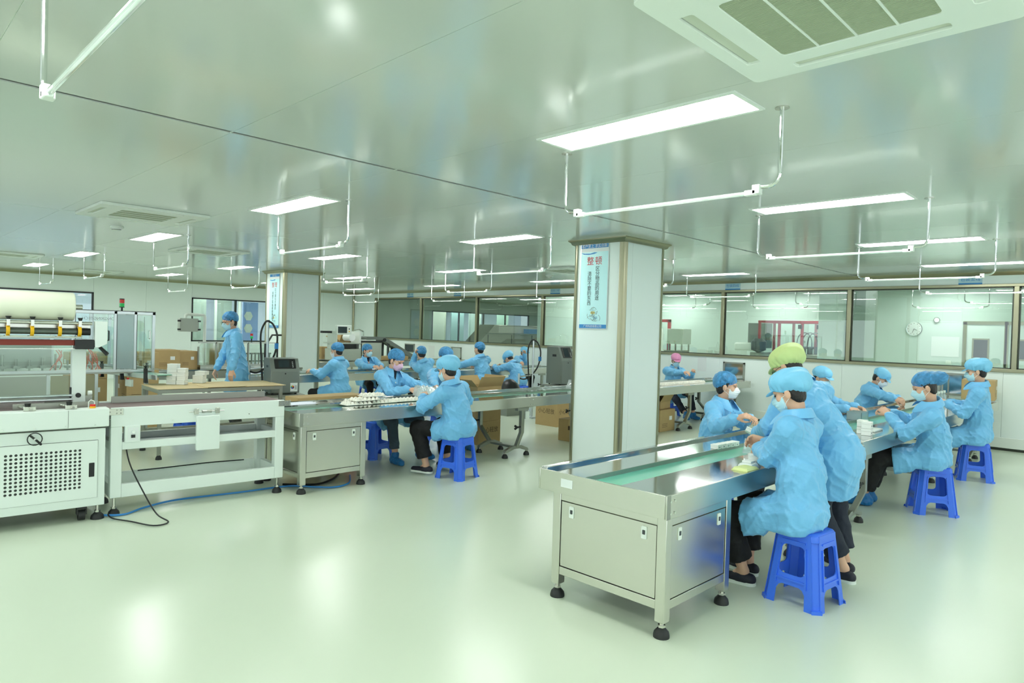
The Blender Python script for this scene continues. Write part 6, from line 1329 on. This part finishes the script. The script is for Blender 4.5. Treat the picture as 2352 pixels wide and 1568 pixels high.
for k in range(7):
    p = (10.3+.19*k, 2.36+.004*k, ZB); l = '%s clear white capped bottle, counted from the left, in the row on the right conveyor' % bn[k]
    if k == 0: bp.location = p; bp['label'] = l; bp['group'] = 'clear capped bottles'
    else: dup(bp, p, 0, l)
t = thing('steel_mesh_panel', 'bare steel frame panel standing on the far end of the right conveyor', 'panel', (12.4, 2.55, .79))
b = MB(); 
for q in ((11.9, .79, 12.3, .81), (11.9, 1.11, 12.3, 1.13), (11.9, .79, 11.92, 1.13), (12.28, .79, 12.3, 1.13)): b.box(q[0], 2.5, q[1], q[2], 2.52, q[3])
b.build('frame', M_steeld, t, smooth=False)
# pulp trays on the tray conveyor
def pulp(x, y, z, rz, label, n=6, m=3):
    t = thing('pulp_tray', label, 'tray', (x, y, z), R(rz), 'white pulp trays'); b = MB(); c = .052; nx, ny = n*8, m*8; H_ = .034
    vs = []
    for s in (0, 1):
        for j in range(ny+1):
            for i in range(nx+1):
                u_, v_ = i/8, j/8; h = abs(math.sin(math.pi*u_))**.7*abs(math.sin(math.pi*v_))**.6
                vs.append(((u_-n/2)*c, (v_-m/2)*c, .004+h*H_-(0 if s else .003)))
    q = (nx+1)*(ny+1); fs = [(j*(nx+1)+i, j*(nx+1)+i+1, (j+1)*(nx+1)+i+1, (j+1)*(nx+1)+i) for j in range(ny) for i in range(nx)]
    b.add(vs[q:], fs); L(b, 'pulp_shell', M_pulp, t, fix=False)
    b = MB(); b.box(-n*c/2-.008, -m*c/2-.008, 0, n*c/2+.008, m*c/2+.008, .006); L(b, 'tray_rim', M_pulp, t, bevel=.002)
    return t
k = 0
nm = ['leftmost lower', 'second lower', 'third lower', 'rightmost lower']
for i in range(4): pulp(4.05+.34*i, 6.42+.015*i, ZB, -2, '%s white pulp tray on the tray conveyor' % nm[i])
pulp(4.16, 6.43, ZB+.04, 3, 'upper white pulp tray stacked at the left end')
pulp(4.28, 6.46, ZB+.078, -3, 'topmost tilted white pulp tray at the left end', 5)
pulp(4.2, 6.62, ZB, 2, 'rear white pulp tray behind the stacked pair')
cloth(5.15, 6.42, ZB, .38, .3, M_plas, 'plastic_bags', 'heap of clear plastic bags before the pink masked worker', 'bag', .022, .07, 3)
cloth(5.05, 6.5, ZB+.04, .2, .18, M_plas, 'plastic_bag', 'clear plastic bag on top of the bag heap', 'bag', .02, .06, 5)
cloth(8.3, 6.55, ZB, .6, .35, M_plas, 'plastic_bag', 'white plastic bag heap on the conveyor at the near column edge', 'bag', .02, .08, 4)
cloth(8.35, 6.55, ZB+.09, .2, .15, mat('bag_blue', (70, 150, 210), .4), 'blue_bag', 'folded blue bag on the white plastic heap', 'bag', .012, .03, 4)
for k in range(5): pulp(10.1+.3*k, 6.3, ZB, 0, '%s white pulp tray before the pink capped worker' % o5[k])
# rows of little jars on the third conveyor
jp = thing('small_jar', 'x', 'jar'); MB().lathe([(.022, 0), (.024, .005), (.024, .05), (.02, .055)], (0, 0, 0), 12).build('jar_body', M_pcf, jp, world=False); MB().cyl((0, 0, .056), (0, 0, .075), .024, 12).build('jar_lid', M_alup, jp, world=False)
for k in range(14):
    p = (8.15+.062*(k % 7), 10.62+.08*(k//7), ZB); l = 'small silver lidded jar, %s of the %s row on the third conveyor' % (bn[k % 7], ('near', 'back')[k//7])
    if k == 0: jp.location = p; jp['label'] = l; jp['group'] = 'small jars on the third conveyor'
    else: dup(jp, p, 0, l)
for k in range(2): tag(MB().lathe([(.055, 0), (.06, .07), (.062, .075)], (9.95+.14*k, 10.62, ZB), 20).build('round_tub', M_alup), '%s round silver tub right of the reaching worker' % ('left', 'right')[k], 'tub')
for k in range(2): tag(MB().lathe([(.06, 0), (.07, .12), (.072, .13)], (14.4, 7.75-.2*k, 1.18), 16).build('white_pot', M_white), '%s white pot on the ledge behind the glass' % ('left', 'right')[k], 'pot')
tag(MB().box(14.2, 7.3, 0, 14.6, 8.0, 1.178).build('pot_bench', M_steeld, bevel=.004), 'steel bench with two white pots behind the glass', 'bench')
t = thing('blue_crate', 'dark blue crate on the floor behind the pink capped workers conveyor', 'crate', (10.85, 7.15, 0)); MB().box(10.6, 6.95, 0, 11.1, 7.0, .5).build('front_wall', mat('crate_blue', (36, 50, 150), .4), t); MB().box(10.6, 7.0, 0, 10.65, 7.4, .5).build('side_wall', MATS['crate_blue'], t); MB().box(10.65, 7.0, 0, 11.1, 7.4, .03).build('crate_floor', MATS['crate_blue'], t); MB().box(10.75, 6.945, .3, 11.0, 6.95, .45).build('label', M_paper, t)
t = thing('junction_box', 'white socket box clamped to the conveyor stand post', 'socket box', (6.33, 5.96, .5)); MB().box(6.3, 5.955, .5, 6.37, 5.985, .6).build('box', M_white, t, bevel=.004); MB().tube([(6.35, 5.97, .6), (6.36, 5.97, .64), (6.42, 5.97, .645), (6.45, 5.97, .66)], .012, 8).build('conduit', M_white, t)
tag(MB().lathe([(.05, 0), (.06, .02), (.06, .2), (.04, .26), (.02, .28)], (4.12, 6.62, 0), 14).build('red_extinguisher', M_redb), 'red cylinder peeking out behind the tray conveyor cabinet', 'cylinder')

tb = wbox(4.93, 2.30, .915, .062, .062, .035, 'small white box held in the hands of the bending worker', 'held white box', 25); tb.rotation_euler = (R(25), R(20), R(25))
